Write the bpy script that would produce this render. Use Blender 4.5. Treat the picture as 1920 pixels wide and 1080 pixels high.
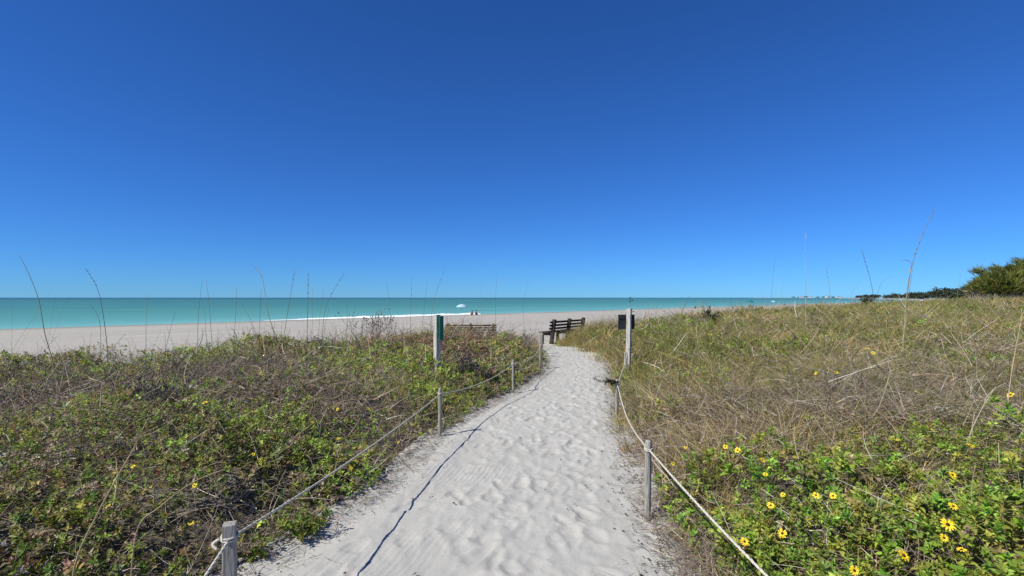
import bpy, bmesh, math
import numpy as np
from mathutils import Vector, Matrix

for o in list(bpy.data.objects):
    bpy.data.objects.remove(o, do_unlink=True)
SC = bpy.context.scene
COL = SC.collection
R = math.radians

# ------------------------------------------------------------------ camera, sky, sun, exposure
EYE = 1.75           # lens height above the sand of the path
F = 1000.0           # focal length in pixels of a 1920 px wide picture
HZ = 558.0           # row of the horizon
cam_d = bpy.data.cameras.new('camera')
cam = bpy.data.objects.new('camera', cam_d)
COL.objects.link(cam)
cam.location = (0, 0, EYE)
cam.rotation_euler = (R(90), 0, 0)
cam_d.sensor_width = 36.0
cam_d.lens = 36.0 * F / 1920.0
cam_d.shift_y = (HZ - 540.0) / 1920.0
cam_d.clip_start = 0.05
cam_d.clip_end = 60000.0
SC.camera = cam

SUN_DIR = Vector((-0.86, -0.51, 0)).normalized()
SUN_EL = R(47)
sun_vec = Vector((SUN_DIR.x * math.cos(SUN_EL), SUN_DIR.y * math.cos(SUN_EL), math.sin(SUN_EL)))

world = bpy.data.worlds.new('World')
SC.world = world
world.use_nodes = True
wn = world.node_tree.nodes
wl = world.node_tree.links
wn.clear()
w_out = wn.new('ShaderNodeOutputWorld')
w_bg = wn.new('ShaderNodeBackground')
w_sky = wn.new('ShaderNodeTexSky')
w_sky.sky_type = 'NISHITA'
w_sky.sun_disc = False
w_sky.sun_elevation = SUN_EL
w_sky.sun_rotation = math.atan2(SUN_DIR.x, SUN_DIR.y)
w_sky.altitude = 0
w_sky.air_density = 0.8
w_sky.dust_density = 0.0
w_sky.ozone_density = 5.0
w_bg.inputs['Strength'].default_value = 0.077
w_mul = wn.new('ShaderNodeMix')      # the deep blue of this clear winter sky, the same everywhere
w_mul.data_type = 'RGBA'
w_mul.blend_type = 'MULTIPLY'
w_mul.inputs['Factor'].default_value = 1.0
w_mul.inputs['B'].default_value = (0.265, 0.635, 1.18, 1)
wl.new(w_sky.outputs[0], w_mul.inputs['A'])
wl.new(w_mul.outputs['Result'], w_bg.inputs['Color'])
wl.new(w_bg.outputs[0], w_out.inputs['Surface'])

sun_d = bpy.data.lights.new('sun', 'SUN')
sun_d.energy = 4.8
sun_d.angle = R(0.5)
sun_d.color = (1.0, 0.955, 0.83)
sun = bpy.data.objects.new('sun', sun_d)
COL.objects.link(sun)
sun.rotation_euler = sun_vec.to_track_quat('Z', 'Y').to_euler()
sun.location = (-20, -12, 25)

SC.view_settings.view_transform = 'Standard'
SC.view_settings.look = 'None'
SC.view_settings.gamma = 1.0
SC.view_settings.use_curve_mapping = False
SC.view_settings.exposure = 0.42
SC.render.engine = 'CYCLES'
SC.cycles.max_bounces = 6

# ------------------------------------------------------------------ helpers
rng = np.random.default_rng(11)


def tag(o, label=None, cat=None, group=None, kind=None):
    if label: o['label'] = label
    if cat: o['category'] = cat
    if group: o['group'] = group
    if kind: o['kind'] = kind
    return o


def empty(name, loc=(0, 0, 0), rz=0.0):
    o = bpy.data.objects.new(name, None)
    o.empty_display_size = 0.1
    COL.objects.link(o)
    o.location = loc
    o.rotation_euler = (0, 0, rz)
    return o


def link_mesh(name, me, mat=None, parent=None, smooth=False):
    if mat is not None:
        me.materials.append(mat)
    if smooth:
        me.polygons.foreach_set('use_smooth', np.ones(len(me.polygons), dtype=bool))
    o = bpy.data.objects.new(name, me)
    COL.objects.link(o)
    if parent is not None:
        o.parent = parent
    return o


def mesh_np(name, V, faces, col=None, uv=None):
    """V (n,3); faces (m,k) with k 3 or 4, or a list of such arrays; col (n,3) per vertex colour attribute."""
    if not isinstance(faces, (list, tuple)):
        faces = [faces]
    faces = [np.asarray(f, dtype=np.int32) for f in faces if len(f)]
    me = bpy.data.meshes.new(name)
    me.vertices.add(len(V))
    me.vertices.foreach_set('co', np.ascontiguousarray(V, dtype=np.float32).ravel())
    nl = sum(f.size for f in faces)
    npoly = sum(len(f) for f in faces)
    me.loops.add(nl)
    me.polygons.add(npoly)
    me.loops.foreach_set('vertex_index', np.concatenate([f.ravel() for f in faces]))
    tot = np.concatenate([np.full(len(f), f.shape[1], dtype=np.int32) for f in faces])
    st = np.concatenate([[0], np.cumsum(tot)[:-1]]).astype(np.int32)
    me.polygons.foreach_set('loop_start', st)
    me.update(calc_edges=True)
    if col is not None:
        a = me.color_attributes.new('Col', 'FLOAT_COLOR', 'POINT')
        c4 = np.ones((len(V), 4), dtype=np.float32)
        c4[:, :3] = col
        a.data.foreach_set('color', c4.ravel())
    return me


class MB:
    """collects simple solids and links them as ONE mesh"""
    def __init__(self):
        self.v, self.f = [], []

    def add(self, vs, fs):
        b = len(self.v)
        self.v.extend([tuple(p) for p in vs])
        self.f.extend([tuple(i + b for i in f) for f in fs])
        return self

    def box(self, c, s, rot=None, bev=0.0):
        c = Vector(c)
        hx, hy, hz = s[0] / 2, s[1] / 2, s[2] / 2
        bm = bmesh.new()
        bmesh.ops.create_cube(bm, size=1.0)
        for v in bm.verts:
            v.co = Vector((v.co.x * hx * 2, v.co.y * hy * 2, v.co.z * hz * 2))
        if bev > 0:
            bmesh.ops.bevel(bm, geom=list(bm.edges), offset=bev, segments=2, affect='EDGES', profile=0.6)
        bm.verts.index_update()
        vs = []
        for v in bm.verts:
            p = v.co.copy()
            if rot is not None:
                p = rot @ p
            vs.append(p + c)
        fs = [[v.index for v in f.verts] for f in bm.faces]
        bm.free()
        return self.add(vs, fs)

    def tube(self, pts, rad, n=6, caps=True):
        pts = [Vector(p) for p in pts]
        m = len(pts)
        if not hasattr(rad, '__len__'):
            rad = [rad] * m
        vs, fs = [], []
        up = Vector((0.13, 0.31, 0.94))
        prev = None
        for i, p in enumerate(pts):
            d = (pts[min(i + 1, m - 1)] - pts[max(i - 1, 0)]).normalized()
            if prev is None:
                a = d.cross(up)
                if a.length < 1e-3:
                    a = d.cross(Vector((1, 0, 0)))
            else:
                a = prev - d * prev.dot(d)
            a.normalize()
            prev = a
            b = d.cross(a)
            for k in range(n):
                t = 2 * math.pi * k / n
                vs.append(p + (a * math.cos(t) + b * math.sin(t)) * rad[i])
        for i in range(m - 1):
            for k in range(n):
                k2 = (k + 1) % n
                fs.append((i * n + k, i * n + k2, (i + 1) * n + k2, (i + 1) * n + k))
        if caps:
            fs.append(tuple(range(n - 1, -1, -1)))
            fs.append(tuple((m - 1) * n + k for k in range(n)))
        return self.add(vs, fs)

    def build(self, name, mat, parent=None, smooth=False):
        me = bpy.data.meshes.new(name)
        me.from_pydata(self.v, [], self.f)
        me.update()
        return link_mesh(name, me, mat, parent, smooth)


def _hash(ix, iy, seed):
    h = (ix.astype(np.int64) * 374761393 + iy.astype(np.int64) * 668265263 + seed * 1442695041) & 0xffffffff
    h = ((h ^ (h >> 13)) * 1274126177) & 0xffffffff
    h = (h ^ (h >> 16)) & 0xffffffff
    return h / 4294967295.0


def vn(x, y, seed=0):
    """value noise in 0..1"""
    x = np.asarray(x, dtype=np.float64); y = np.asarray(y, dtype=np.float64)
    ix = np.floor(x); iy = np.floor(y)
    fx = x - ix; fy = y - iy
    fx = fx * fx * (3 - 2 * fx); fy = fy * fy * (3 - 2 * fy)
    a = _hash(ix, iy, seed); b = _hash(ix + 1, iy, seed)
    c = _hash(ix, iy + 1, seed); d = _hash(ix + 1, iy + 1, seed)
    return (a * (1 - fx) + b * fx) * (1 - fy) + (c * (1 - fx) + d * fx) * fy


def fbm(x, y, seed=0, oct=3):
    s, a, t = 0.0, 0.5, 0.0
    for i in range(oct):
        s = s + a * vn(x * 2 ** i, y * 2 ** i, seed + i * 7)
        t += a
        a *= 0.5
    return s / t


def ss(a, b, x):
    t = np.clip((x - a) / (b - a), 0, 1)
    return t * t * (3 - 2 * t)


# ------------------------------------------------------------------ the lie of the land
SEA_Z = -1.45
NX, NY = -0.729, 0.685          # horizontal normal of the shore, pointing to sea
SHORE = 74.8                    # distance of the waterline along that normal
PLY = [-3, 0, 2.7, 3.35, 4.05, 4.8, 5.8, 6.8, 8.2, 9.9, 11.5, 13.3, 15, 17, 19, 20.5, 22, 24]
PLX = [-2.1, -2.0, -1.86, -1.80, -1.52, -1.28, -1.14, -1.00, -0.60, 0.02, 0.45, 0.82, 0.95, 1.02, 0.98, 0.75, 0.2, -1.0]
PRY = [-3, 0, 3.35, 4.2, 5.5, 6.8, 9.9, 13.3, 15, 16.5, 18, 19.2, 20.0, 21, 24]
PRX = [1.1, 1.1, 1.07, 1.10, 1.27, 1.38, 1.92, 2.42, 2.6, 2.6, 2.35, 1.95, 1.7, 1.55, 1.5]


def edge_l(y): return np.interp(y, PLY, PLX)
def edge_r(y): return np.interp(y, PRY, PRX)


def sdune(x, y):
    """distance seaward of the dune's edge (negative: on the dune)"""
    return (x - 1.3) * NX + (y - 19.0) * NY


def ground_z(x, y):
    x = np.asarray(x, dtype=np.float64); y = np.asarray(y, dtype=np.float64)
    s = sdune(x, y)
    dl = edge_l(y) - x
    dr = x - edge_r(y)
    bank = 0.40 * ss(-0.05, 2.4, dl)
    bank = bank + 0.42 * ss(-0.05, 2.8, dr) + 0.28 * ss(2.5, 9, dr) + 1.15 * ss(7, 30, dr) * ss(0, 24, -s)
    bank = bank + (fbm(x * 0.7, y * 0.7, 3) - 0.5) * 0.22 * np.clip(np.maximum(dl, dr), 0, 1)
    beach = -0.8 - 0.65 * np.clip(s, 0, None) / (SHORE - 12.07)
    beach = np.maximum(beach, -5.0)
    t = ss(0.0, 12.0, s)
    far_land = 0.6 * ss(30, 120, -s)
    return bank * (1 - t) + beach * t + far_land


def canopy(x, y):
    """height of the plants above the ground"""
    dl = edge_l(y) - x
    dr = x - edge_r(y)
    d = np.maximum(dl, dr)
    h = 0.14 + 0.38 * fbm(x * 1.1 + 5, y * 1.1, 21, 2) + 0.30 * (fbm(x * 3.1, y * 3.1, 33, 2) - 0.5)
    h = h + 0.16 * np.exp(-((x + 5.3) / 1.3) ** 2 - ((y - 11.4) / 1.2) ** 2)
    h = h + 0.11 * np.exp(-((x + 1.2) / 1.6) ** 2 - ((y - 15.2) / 1.7) ** 2)
    h = np.clip(h + 0.10 * (fbm(x * 2.0, y * 2.0, 37, 2) - 0.5) * 2, 0.08, 0.72)
    return h * (0.18 + 0.82 * ss(-0.1, 0.75, d))


def ray(px, py):
    return np.array([(px - 960.0) / F, 1.0, -(py - HZ) / F])


def spot(px, py, lift=1.0, start=1.8, far=160.0):
    """where the line of sight through a pixel meets the plants (lift 1) or the ground (lift 0)"""
    d = ray(px, py)
    t = np.arange(start, far, 0.03)
    x = d[0] * t; y = d[1] * t; z = EYE + d[2] * t
    inside = (sdune(x, y) < 0.4) & ((edge_l(y) - x > 0) | (x - edge_r(y) > 0))
    g = ground_z(x, y) + lift * np.where(inside, canopy(x, y), 0)
    k = np.nonzero(z <= g)[0]
    i = k[0] if len(k) else int(np.argmin(np.abs(z - g)))
    return np.array([x[i], y[i], g[i]])


# ------------------------------------------------------------------ materials
def new_mat(name):
    m = bpy.data.materials.new(name)
    m.use_nodes = True
    nt = m.node_tree
    b = nt.nodes['Principled BSDF']
    return m, nt, b


def nd(nt, kind, **kw):
    n = nt.nodes.new(kind)
    for k, v in kw.items():
        setattr(n, k, v)
    return n


def noise(nt, scale, detail=4.0, rough=0.6, coord=None, stretch=None):
    n = nd(nt, 'ShaderNodeTexNoise')
    n.inputs['Scale'].default_value = scale
    n.inputs['Detail'].default_value = detail
    n.inputs['Roughness'].default_value = rough
    if coord is None:
        coord = nd(nt, 'ShaderNodeTexCoord').outputs['Object']
    if stretch:
        mp = nd(nt, 'ShaderNodeMapping')
        mp.inputs['Scale'].default_value = stretch
        nt.links.new(coord, mp.inputs['Vector'])
        coord = mp.outputs[0]
    nt.links.new(coord, n.inputs['Vector'])
    return n.outputs['Fac']


def ramp(nt, fac, stops):
    r = nd(nt, 'ShaderNodeValToRGB')
    e = r.color_ramp.elements
    while len(e) < len(stops):
        e.new(0.5)
    for el, (p, c) in zip(e, stops):
        el.position = p
        el.color = (c[0], c[1], c[2], 1)
    nt.links.new(fac, r.inputs['Fac'])
    return r.outputs['Color']


def mix(nt, a, b, fac, mode='MIX'):
    m = nd(nt, 'ShaderNodeMix', data_type='RGBA', blend_type=mode)
    for s, v in ((m.inputs['A'], a), (m.inputs['B'], b), (m.inputs['Factor'], fac)):
        if isinstance(v, (int, float)):
            s.default_value = v
        elif isinstance(v, (tuple, list)):
            s.default_value = (v[0], v[1], v[2], 1)
        else:
            nt.links.new(v, s)
    return m.outputs['Result']


def math_n(nt, op, a, b=None, clamp=False):
    m = nd(nt, 'ShaderNodeMath', operation=op, use_clamp=clamp)
    for s, v in ((m.inputs[0], a), (m.inputs[1], b)):
        if v is None: continue
        if isinstance(v, (int, float)): s.default_value = v
        else: nt.links.new(v, s)
    return m.outputs[0]


def bump(nt, b, height, strength=0.4, dist=0.01):
    n = nd(nt, 'ShaderNodeBump')
    n.inputs['Strength'].default_value = strength
    n.inputs['Distance'].default_value = dist
    nt.links.new(height, n.inputs['Height'])
    nt.links.new(n.outputs[0], b.inputs['Normal'])


def wood_mat(name, dark, light, scale=1.0, rough=0.85):
    m, nt, b = new_mat(name)
    g = noise(nt, 14 * scale, 6, 0.65, stretch=(6, 6, 0.5))
    k = noise(nt, 5 * scale, 3, 0.5)
    c = ramp(nt, g, [(0.33, tuple(v * 0.4 for v in dark)), (0.41, dark), (0.70, light)])
    c = mix(nt, c, tuple(v * 0.6 for v in dark), math_n(nt, 'MULTIPLY', ss_node(nt, k, 0.55, 0.75), 0.6))
    nt.links.new(c, b.inputs['Base Color'])
    b.inputs['Roughness'].default_value = rough
    b.inputs['Specular IOR Level'].default_value = 0.2
    bump(nt, b, g, 0.7, 0.006)
    return m


def ss_node(nt, v, lo, hi):
    n = nd(nt, 'ShaderNodeMapRange', interpolation_type='SMOOTHSTEP')
    n.inputs['From Min'].default_value = lo
    n.inputs['From Max'].default_value = hi
    nt.links.new(v, n.inputs['Value'])
    return n.outputs['Result']


def plain(name, col, rough=0.7, spec=0.3, var=0.2, scale=8.0):
    m, nt, b = new_mat(name)
    f = noise(nt, scale, 4, 0.6)
    c = ramp(nt, f, [(0.3, tuple(v * (1 - var) for v in col)), (0.7, tuple(min(1, v * (1 + var)) for v in col))])
    nt.links.new(c, b.inputs['Base Color'])
    b.inputs['Roughness'].default_value = rough
    b.inputs['Specular IOR Level'].default_value = spec
    bump(nt, b, f, 0.2, 0.003)
    return m


def leaf_mat(name, trans=0.3, rough=0.55, spec=0.3):
    """colour comes from each leaf's own colour attribute"""
    m, nt, b = new_mat(name)
    a = nd(nt, 'ShaderNodeVertexColor', layer_name='Col')
    nt.links.new(a.outputs['Color'], b.inputs['Base Color'])
    b.inputs['Roughness'].default_value = rough
    b.inputs['Specular IOR Level'].default_value = spec
    t = nd(nt, 'ShaderNodeBsdfTranslucent')
    nt.links.new(a.outputs['Color'], t.inputs['Color'])
    ms = nd(nt, 'ShaderNodeMixShader')
    ms.inputs['Fac'].default_value = trans
    out = nt.nodes['Material Output']
    nt.links.new(b.outputs[0], ms.inputs[1])
    nt.links.new(t.outputs[0], ms.inputs[2])
    nt.links.new(ms.outputs[0], out.inputs['Surface'])
    return m


def sand_mat(name, base, veg=False):
    m, nt, b = new_mat(name)
    co = nd(nt, 'ShaderNodeTexCoord').outputs['Object']
    n1 = noise(nt, 0.9, 4, 0.6, co)
    n2 = noise(nt, 24, 5, 0.7, co)
    n3 = noise(nt, 420, 2, 0.6, co)
    c = ramp(nt, n1, [(0.3, tuple(v * 0.93 for v in base)), (0.7, tuple(min(1, v * 1.05) for v in base))])
    c = mix(nt, c, tuple(v * 0.80 for v in base), math_n(nt, 'MULTIPLY', ss_node(nt, n2, 0.5, 0.8), 0.5))
    c = mix(nt, c, tuple(v * 0.62 for v in base), math_n(nt, 'MULTIPLY', ss_node(nt, n3, 0.58, 0.75), 0.5))
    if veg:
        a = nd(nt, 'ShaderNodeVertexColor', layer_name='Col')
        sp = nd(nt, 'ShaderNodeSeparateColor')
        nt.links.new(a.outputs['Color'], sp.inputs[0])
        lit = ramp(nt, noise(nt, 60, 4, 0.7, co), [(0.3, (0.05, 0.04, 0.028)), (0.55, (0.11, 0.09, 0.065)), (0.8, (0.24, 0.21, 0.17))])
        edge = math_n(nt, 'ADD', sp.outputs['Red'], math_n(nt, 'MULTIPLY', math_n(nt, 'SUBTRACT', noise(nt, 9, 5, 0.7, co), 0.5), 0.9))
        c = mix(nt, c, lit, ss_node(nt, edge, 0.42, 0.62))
        mp = nd(nt, 'ShaderNodeMapping')
        mp.inputs['Rotation'].default_value = (0, 0, -math.atan2(-NX, NY))
        nt.links.new(co, mp.inputs['Vector'])
        tr = noise(nt, 1.0, 5, 0.65, mp.outputs[0], (0.035, 0.45, 1))
        c = mix(nt, c, tuple(v * 0.80 for v in base), math_n(nt, 'MULTIPLY', ss_node(nt, tr, 0.50, 0.66), 0.55))
        c = mix(nt, c, tuple(min(1, v * 1.16) for v in base), math_n(nt, 'MULTIPLY', ss_node(nt, tr, 0.48, 0.34), 0.5))
        # damp sand by the waterline
        c = mix(nt, c, tuple(v * 0.62 for v in base), sp.outputs['Green'])
    nt.links.new(c, b.inputs['Base Color'])
    b.inputs['Roughness'].default_value = 0.95
    b.inputs['Specular IOR Level'].default_value = 0.1
    h = math_n(nt, 'ADD', math_n(nt, 'MULTIPLY', n2, 1.0), math_n(nt, 'MULTIPLY', n3, 0.25))
    if veg:
        foot = noise(nt, 2.6, 4, 0.6, co)
        h = math_n(nt, 'ADD', h, math_n(nt, 'MULTIPLY', foot, 6.0))
    bump(nt, b, h, 0.55, 0.02 if veg else 0.012)
    return m


M_SAND = sand_mat('pale_path_sand', (0.392, 0.386, 0.366))
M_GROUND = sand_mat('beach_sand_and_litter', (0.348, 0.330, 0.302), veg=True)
M_LEAF = leaf_mat('leaf', 0.38, 0.5, 0.35)
M_TWIG = leaf_mat('dry_twig', 0.0, 0.85, 0.15)
M_GRASS = leaf_mat('grass_blade', 0.3, 0.6, 0.25)
M_GREYWOOD = wood_mat('weathered_grey_wood', (0.20, 0.19, 0.17), (0.44, 0.42, 0.39), 1.0)
M_SIGNWOOD = wood_mat('pale_weathered_post', (0.34, 0.32, 0.29), (0.62, 0.60, 0.56), 0.8)
M_BENCH = wood_mat('dark_brown_bench_plank', (0.025, 0.020, 0.017), (0.07, 0.055, 0.045), 0.8, 0.7)
M_ROPE = plain('sun_bleached_rope', (0.48, 0.45, 0.39), 0.9, 0.1, 0.25, 60)
M_BOARD_DARK = plain('dark_board', (0.035, 0.036, 0.04), 0.6, 0.3, 0.3, 12)
M_BOARD_GREEN = plain('green_board', (0.02, 0.15, 0.095), 0.9, 0.05, 0.2, 12)
M_STEEL = plain('steel_bolt', (0.3, 0.3, 0.3), 0.45, 0.5, 0.1, 40)


def mat_petal():
    m, nt, b = new_mat('yellow_petal')
    f = noise(nt, 90, 2)
    c = ramp(nt, f, [(0.3, (0.60, 0.42, 0.008)), (0.7, (0.76, 0.58, 0.02))])
    nt.links.new(c, b.inputs['Base Color'])
    b.inputs['Roughness'].default_value = 0.6
    return m


M_PETAL = mat_petal()
M_DISC = plain('dark_flower_disc', (0.05, 0.02, 0.008), 0.8, 0.2, 0.3, 200)
M_STEMGREEN = plain('green_stem', (0.09, 0.13, 0.03), 0.7, 0.2)
M_STALK = plain('dry_grass_stalk', (0.20, 0.20, 0.12), 0.8, 0.2, 0.3, 20)
M_STALK_TAN = plain('straw_stalk', (0.42, 0.33, 0.20), 0.8, 0.2, 0.3, 20)
M_BARK = plain('grey_bark', (0.17, 0.15, 0.13), 0.9, 0.1, 0.35, 6)


def mat_sea():
    m, nt, b = new_mat('sea_water')
    co = nd(nt, 'ShaderNodeTexCoord').outputs['Object']
    # object space: the sea sheet's x axis runs along the shore, y out to sea
    sep = nd(nt, 'ShaderNodeSeparateXYZ')
    nt.links.new(co, sep.inputs[0])
    wob = noise(nt, 0.012, 4, 0.6, co, (1, 3, 1))
    y = math_n(nt, 'ADD', sep.outputs['Y'], math_n(nt, 'MULTIPLY', math_n(nt, 'SUBTRACT', wob, 0.5), 45))
    lg = math_n(nt, 'DIVIDE', math_n(nt, 'LOGARITHM', math_n(nt, 'MAXIMUM', math_n(nt, 'ADD', y, 12), 1.5), 10.0), 4.0)
    c = ramp(nt, lg, [(0.22, (0.17, 0.40, 0.38)), (0.34, (0.115, 0.315, 0.295)), (0.44, (0.082, 0.255, 0.225)),
                      (0.55, (0.055, 0.190, 0.170)), (0.70, (0.046, 0.160, 0.160)), (0.85, (0.027, 0.095, 0.115))])
    streak = noise(nt, 0.05, 5, 0.65, co, (0.25, 1.6, 1))
    c = mix(nt, c, (0.13, 0.40, 0.30), math_n(nt, 'MULTIPLY', ss_node(nt, streak, 0.52, 0.72), 0.5))
    nt.links.new(c, b.inputs['Base Color'])
    b.inputs['Roughness'].default_value = 0.35
    b.inputs['IOR'].default_value = 1.33
    b.inputs['Specular IOR Level'].default_value = 0.12
    w1 = noise(nt, 0.35, 5, 0.62, co, (0.3, 1.2, 1))
    bump(nt, b, w1, 0.6, 0.5)
    return m


M_SEA = mat_sea()
M_FOAM = plain('white_foam', (0.82, 0.85, 0.86), 0.8, 0.2, 0.08, 1.5)

# ------------------------------------------------------------------ ground, path, sea
def axis(lo, hi, step, outer_lo, outer_hi, grow=1.16):
    a = list(np.arange(lo, hi + 1e-6, step))
    s = step
    while a[-1] < outer_hi:
        s *= grow
        a.append(a[-1] + s)
    s = step
    b = []
    x = lo
    while x > outer_lo:
        s *= grow
        x -= s
        b.append(x)
    return np.array(b[::-1] + a)


def grid_mesh(name, xs, ys, zfun, colfun=None):
    X, Y = np.meshgrid(xs, ys)
    Z = zfun(X, Y)
    V = np.stack([X.ravel(), Y.ravel(), Z.ravel()], 1)
    n, m = len(ys), len(xs)
    i = np.arange(n * m).reshape(n, m)
    Fq = np.stack([i[:-1, :-1].ravel(), i[:-1, 1:].ravel(), i[1:, 1:].ravel(), i[1:, :-1].ravel()], 1)
    return mesh_np(name, V, Fq, None if colfun is None else colfun(V))


def path_in(x, y):
    """depth inside the trodden path (positive inside)"""
    return np.minimum(x - edge_l(y), edge_r(y) - x)


PATH_END = 23.0


def terrain_z(x, y):
    z = ground_z(x, y)
    ins = ss(-0.25, 0.15, path_in(x, y)) * (1 - ss(PATH_END - 2.5, PATH_END - 0.5, y)) * ss(-3, -2, y)
    z = z - 0.09 * ins
    # gentle hummocks on the open beach
    s = sdune(x, y)
    b = ss(4, 12, s) * (1 - ss(50, 60, s))
    return z + b * (fbm(x * 0.8, y * 0.8, 51) - 0.5) * 0.12


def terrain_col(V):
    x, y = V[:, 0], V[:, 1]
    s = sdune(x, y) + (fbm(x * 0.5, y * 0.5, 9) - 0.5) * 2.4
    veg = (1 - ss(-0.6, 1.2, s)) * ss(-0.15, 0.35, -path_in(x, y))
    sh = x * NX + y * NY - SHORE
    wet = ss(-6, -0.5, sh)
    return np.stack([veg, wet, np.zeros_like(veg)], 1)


xs = axis(-10, 12, 0.11, -9000, 12000)
ys = axis(0.5, 26, 0.11, -60, 16000)
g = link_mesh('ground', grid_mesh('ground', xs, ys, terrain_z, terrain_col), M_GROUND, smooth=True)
tag(g, 'sandy dune and pale beach sloping to the sea', kind='structure')


# ---- the trodden path, with its footprints
def path_relief(x, y):
    h = (fbm(x * 2.2, y * 2.2, 61, 2) - 0.5) * 0.026
    h = h + (fbm(x * 9, y * 6, 67, 3) - 0.5) * 0.020
    h = h + (fbm(x * 26, y * 8, 69, 2) - 0.5) * 0.012
    h = h + (fbm(x * 40, y * 40, 70, 2) - 0.5) * 0.005
    return h


def build_path():
    st = 0.018
    y1 = np.arange(0.8, 9.0, st)
    y2 = np.arange(9.0, PATH_END, 0.045)
    ys = np.concatenate([y1, y2])
    ncol = 190
    u = np.linspace(0, 1, ncol)
    L = edge_l(ys) - 0.45
    Rr = edge_r(ys) + 0.45
    X = L[:, None] + (Rr - L)[:, None] * u[None, :]
    Y = np.repeat(ys[:, None], ncol, 1)
    Z = ground_z(X, Y)
    rel = path_relief(X, Y)
    # footprints: a hollow with a pushed-up rim
    r = np.random.default_rng(5)
    nfp = 620
    fy = 1.4 + (r.random(nfp) ** 1.25) * 19.5
    fu = 0.5 + 0.19 * r.normal(size=nfp)
    fx = edge_l(fy) + (edge_r(fy) - edge_l(fy)) * np.clip(fu + 0.10, 0.2, 0.97)
    ang = r.normal(0.0, 0.35, nfp) - 0.18 + np.where(r.random(nfp) < 0.5, math.pi, 0)
    for k in range(nfp):
        m0 = np.searchsorted(ys, fy[k] - 0.3); m1 = np.searchsorted(ys, fy[k] + 0.3)
        xx = X[m0:m1] - fx[k]; yy = Y[m0:m1] - fy[k]
        ca, sa = math.cos(ang[k]), math.sin(ang[k])
        a = xx * ca + yy * sa; b = -xx * sa + yy * ca
        ln = 0.105 + 0.03 * (k % 3)
        wd = 0.048 + 0.012 * (k % 4)
        # sole and heel
        q = np.sqrt((a / (wd * (1 + 0.25 * np.tanh(b * 9)))) ** 2 + (b / ln) ** 2)
        dep = 0.009 + 0.011 * ((k * 37) % 10) / 10
        q = q * (0.78 + 0.44 * vn(X[m0:m1] * 22 + k, Y[m0:m1] * 22, 63))
        shape = -dep * (1 - ss(0.45, 1.1, q)) + 0.35 * dep * np.exp(-((q - 1.25) / 0.28) ** 2)
        rel[m0:m1] = rel[m0:m1] * (1 - 0.5 * (q < 1)) + shape
    # comb-like drag and tyre marks down the left of the path
    uu = (X - edge_l(Y)[...]) / (edge_r(Y) - edge_l(Y))
    rut = ss(0.10, 0.16, uu) * (1 - ss(0.40, 0.52, uu)) * (1 - ss(5.5, 8.5, Y))
    br = ss(0.45, 0.6, vn(Y * 1.7, uu * 3, 71))
    lines = np.sin((X * 1.0 - Y * 0.28 + 0.015 * np.sin(Y * 7)) * 2 * math.pi / 0.052)
    rel = rel + rut * br * 0.0055 * lines
    tr = np.sin((Y * 1.0 + X * 0.75) * 2 * math.pi / 0.06)
    t2 = np.exp(-((uu - 0.27) / 0.055) ** 2) * (1 - ss(6, 10, Y))
    rel = rel + t2 * (0.006 * tr * ss(0.4, 0.6, vn(Y * 2.3, Y * 0, 77)) - 0.012)
    t3 = np.exp(-((uu - 0.08) / 0.03) ** 2)
    rel = rel - t3 * 0.02
    edge = np.clip(np.minimum(u, 1 - u) / 0.15, 0, 1)[None, :]
    rel = rel * 0.74
    Z = Z + rel * (0.35 + 0.65 * edge) - 0.10 * (1 - ss(0.0, 0.75, edge)) - 0.14 * ss(PATH_END - 1.8, PATH_END, Y)
    V = np.stack([X.ravel(), Y.ravel(), Z.ravel()], 1)
    n, m = len(ys), ncol
    i = np.arange(n * m).reshape(n, m)
    Fq = np.stack([i[:-1, :-1].ravel(), i[:-1, 1:].ravel(), i[1:, 1:].ravel(), i[1:, :-1].ravel()], 1)
    o = link_mesh('path', mesh_np('path', V, Fq), M_SAND, smooth=True)
    tag(o, 'pale sandy footpath full of footprints leading to the beach', kind='structure')


build_path()

# ---- the sea: a sheet whose local x runs along the shore and local y out to sea
ang = math.atan2(-NX, NY)       # turns local y onto the shore normal
sx = axis(-300, 300, 25, -30000, 30000, 1.3)
sy = np.concatenate([[-2.5], np.geomspace(1, 40000, 60)])
sea = link_mesh('sea', grid_mesh('sea', sx, sy, lambda X, Y: 0 * X), M_SEA)
sea.location = (NX * SHORE, NY * SHORE, SEA_Z)
sea.rotation_euler = (0, 0, ang)
tag(sea, 'calm turquoise sea reaching to the horizon', kind='structure')


def shore_pt(px, off=0.0):
    """point on the waterline seen in column px, moved off metres out to sea"""
    u = (px - 960) / F
    Y = SHORE / (NY + NX * u)
    return np.array([u * Y + NX * off, Y + NY * off])


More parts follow.
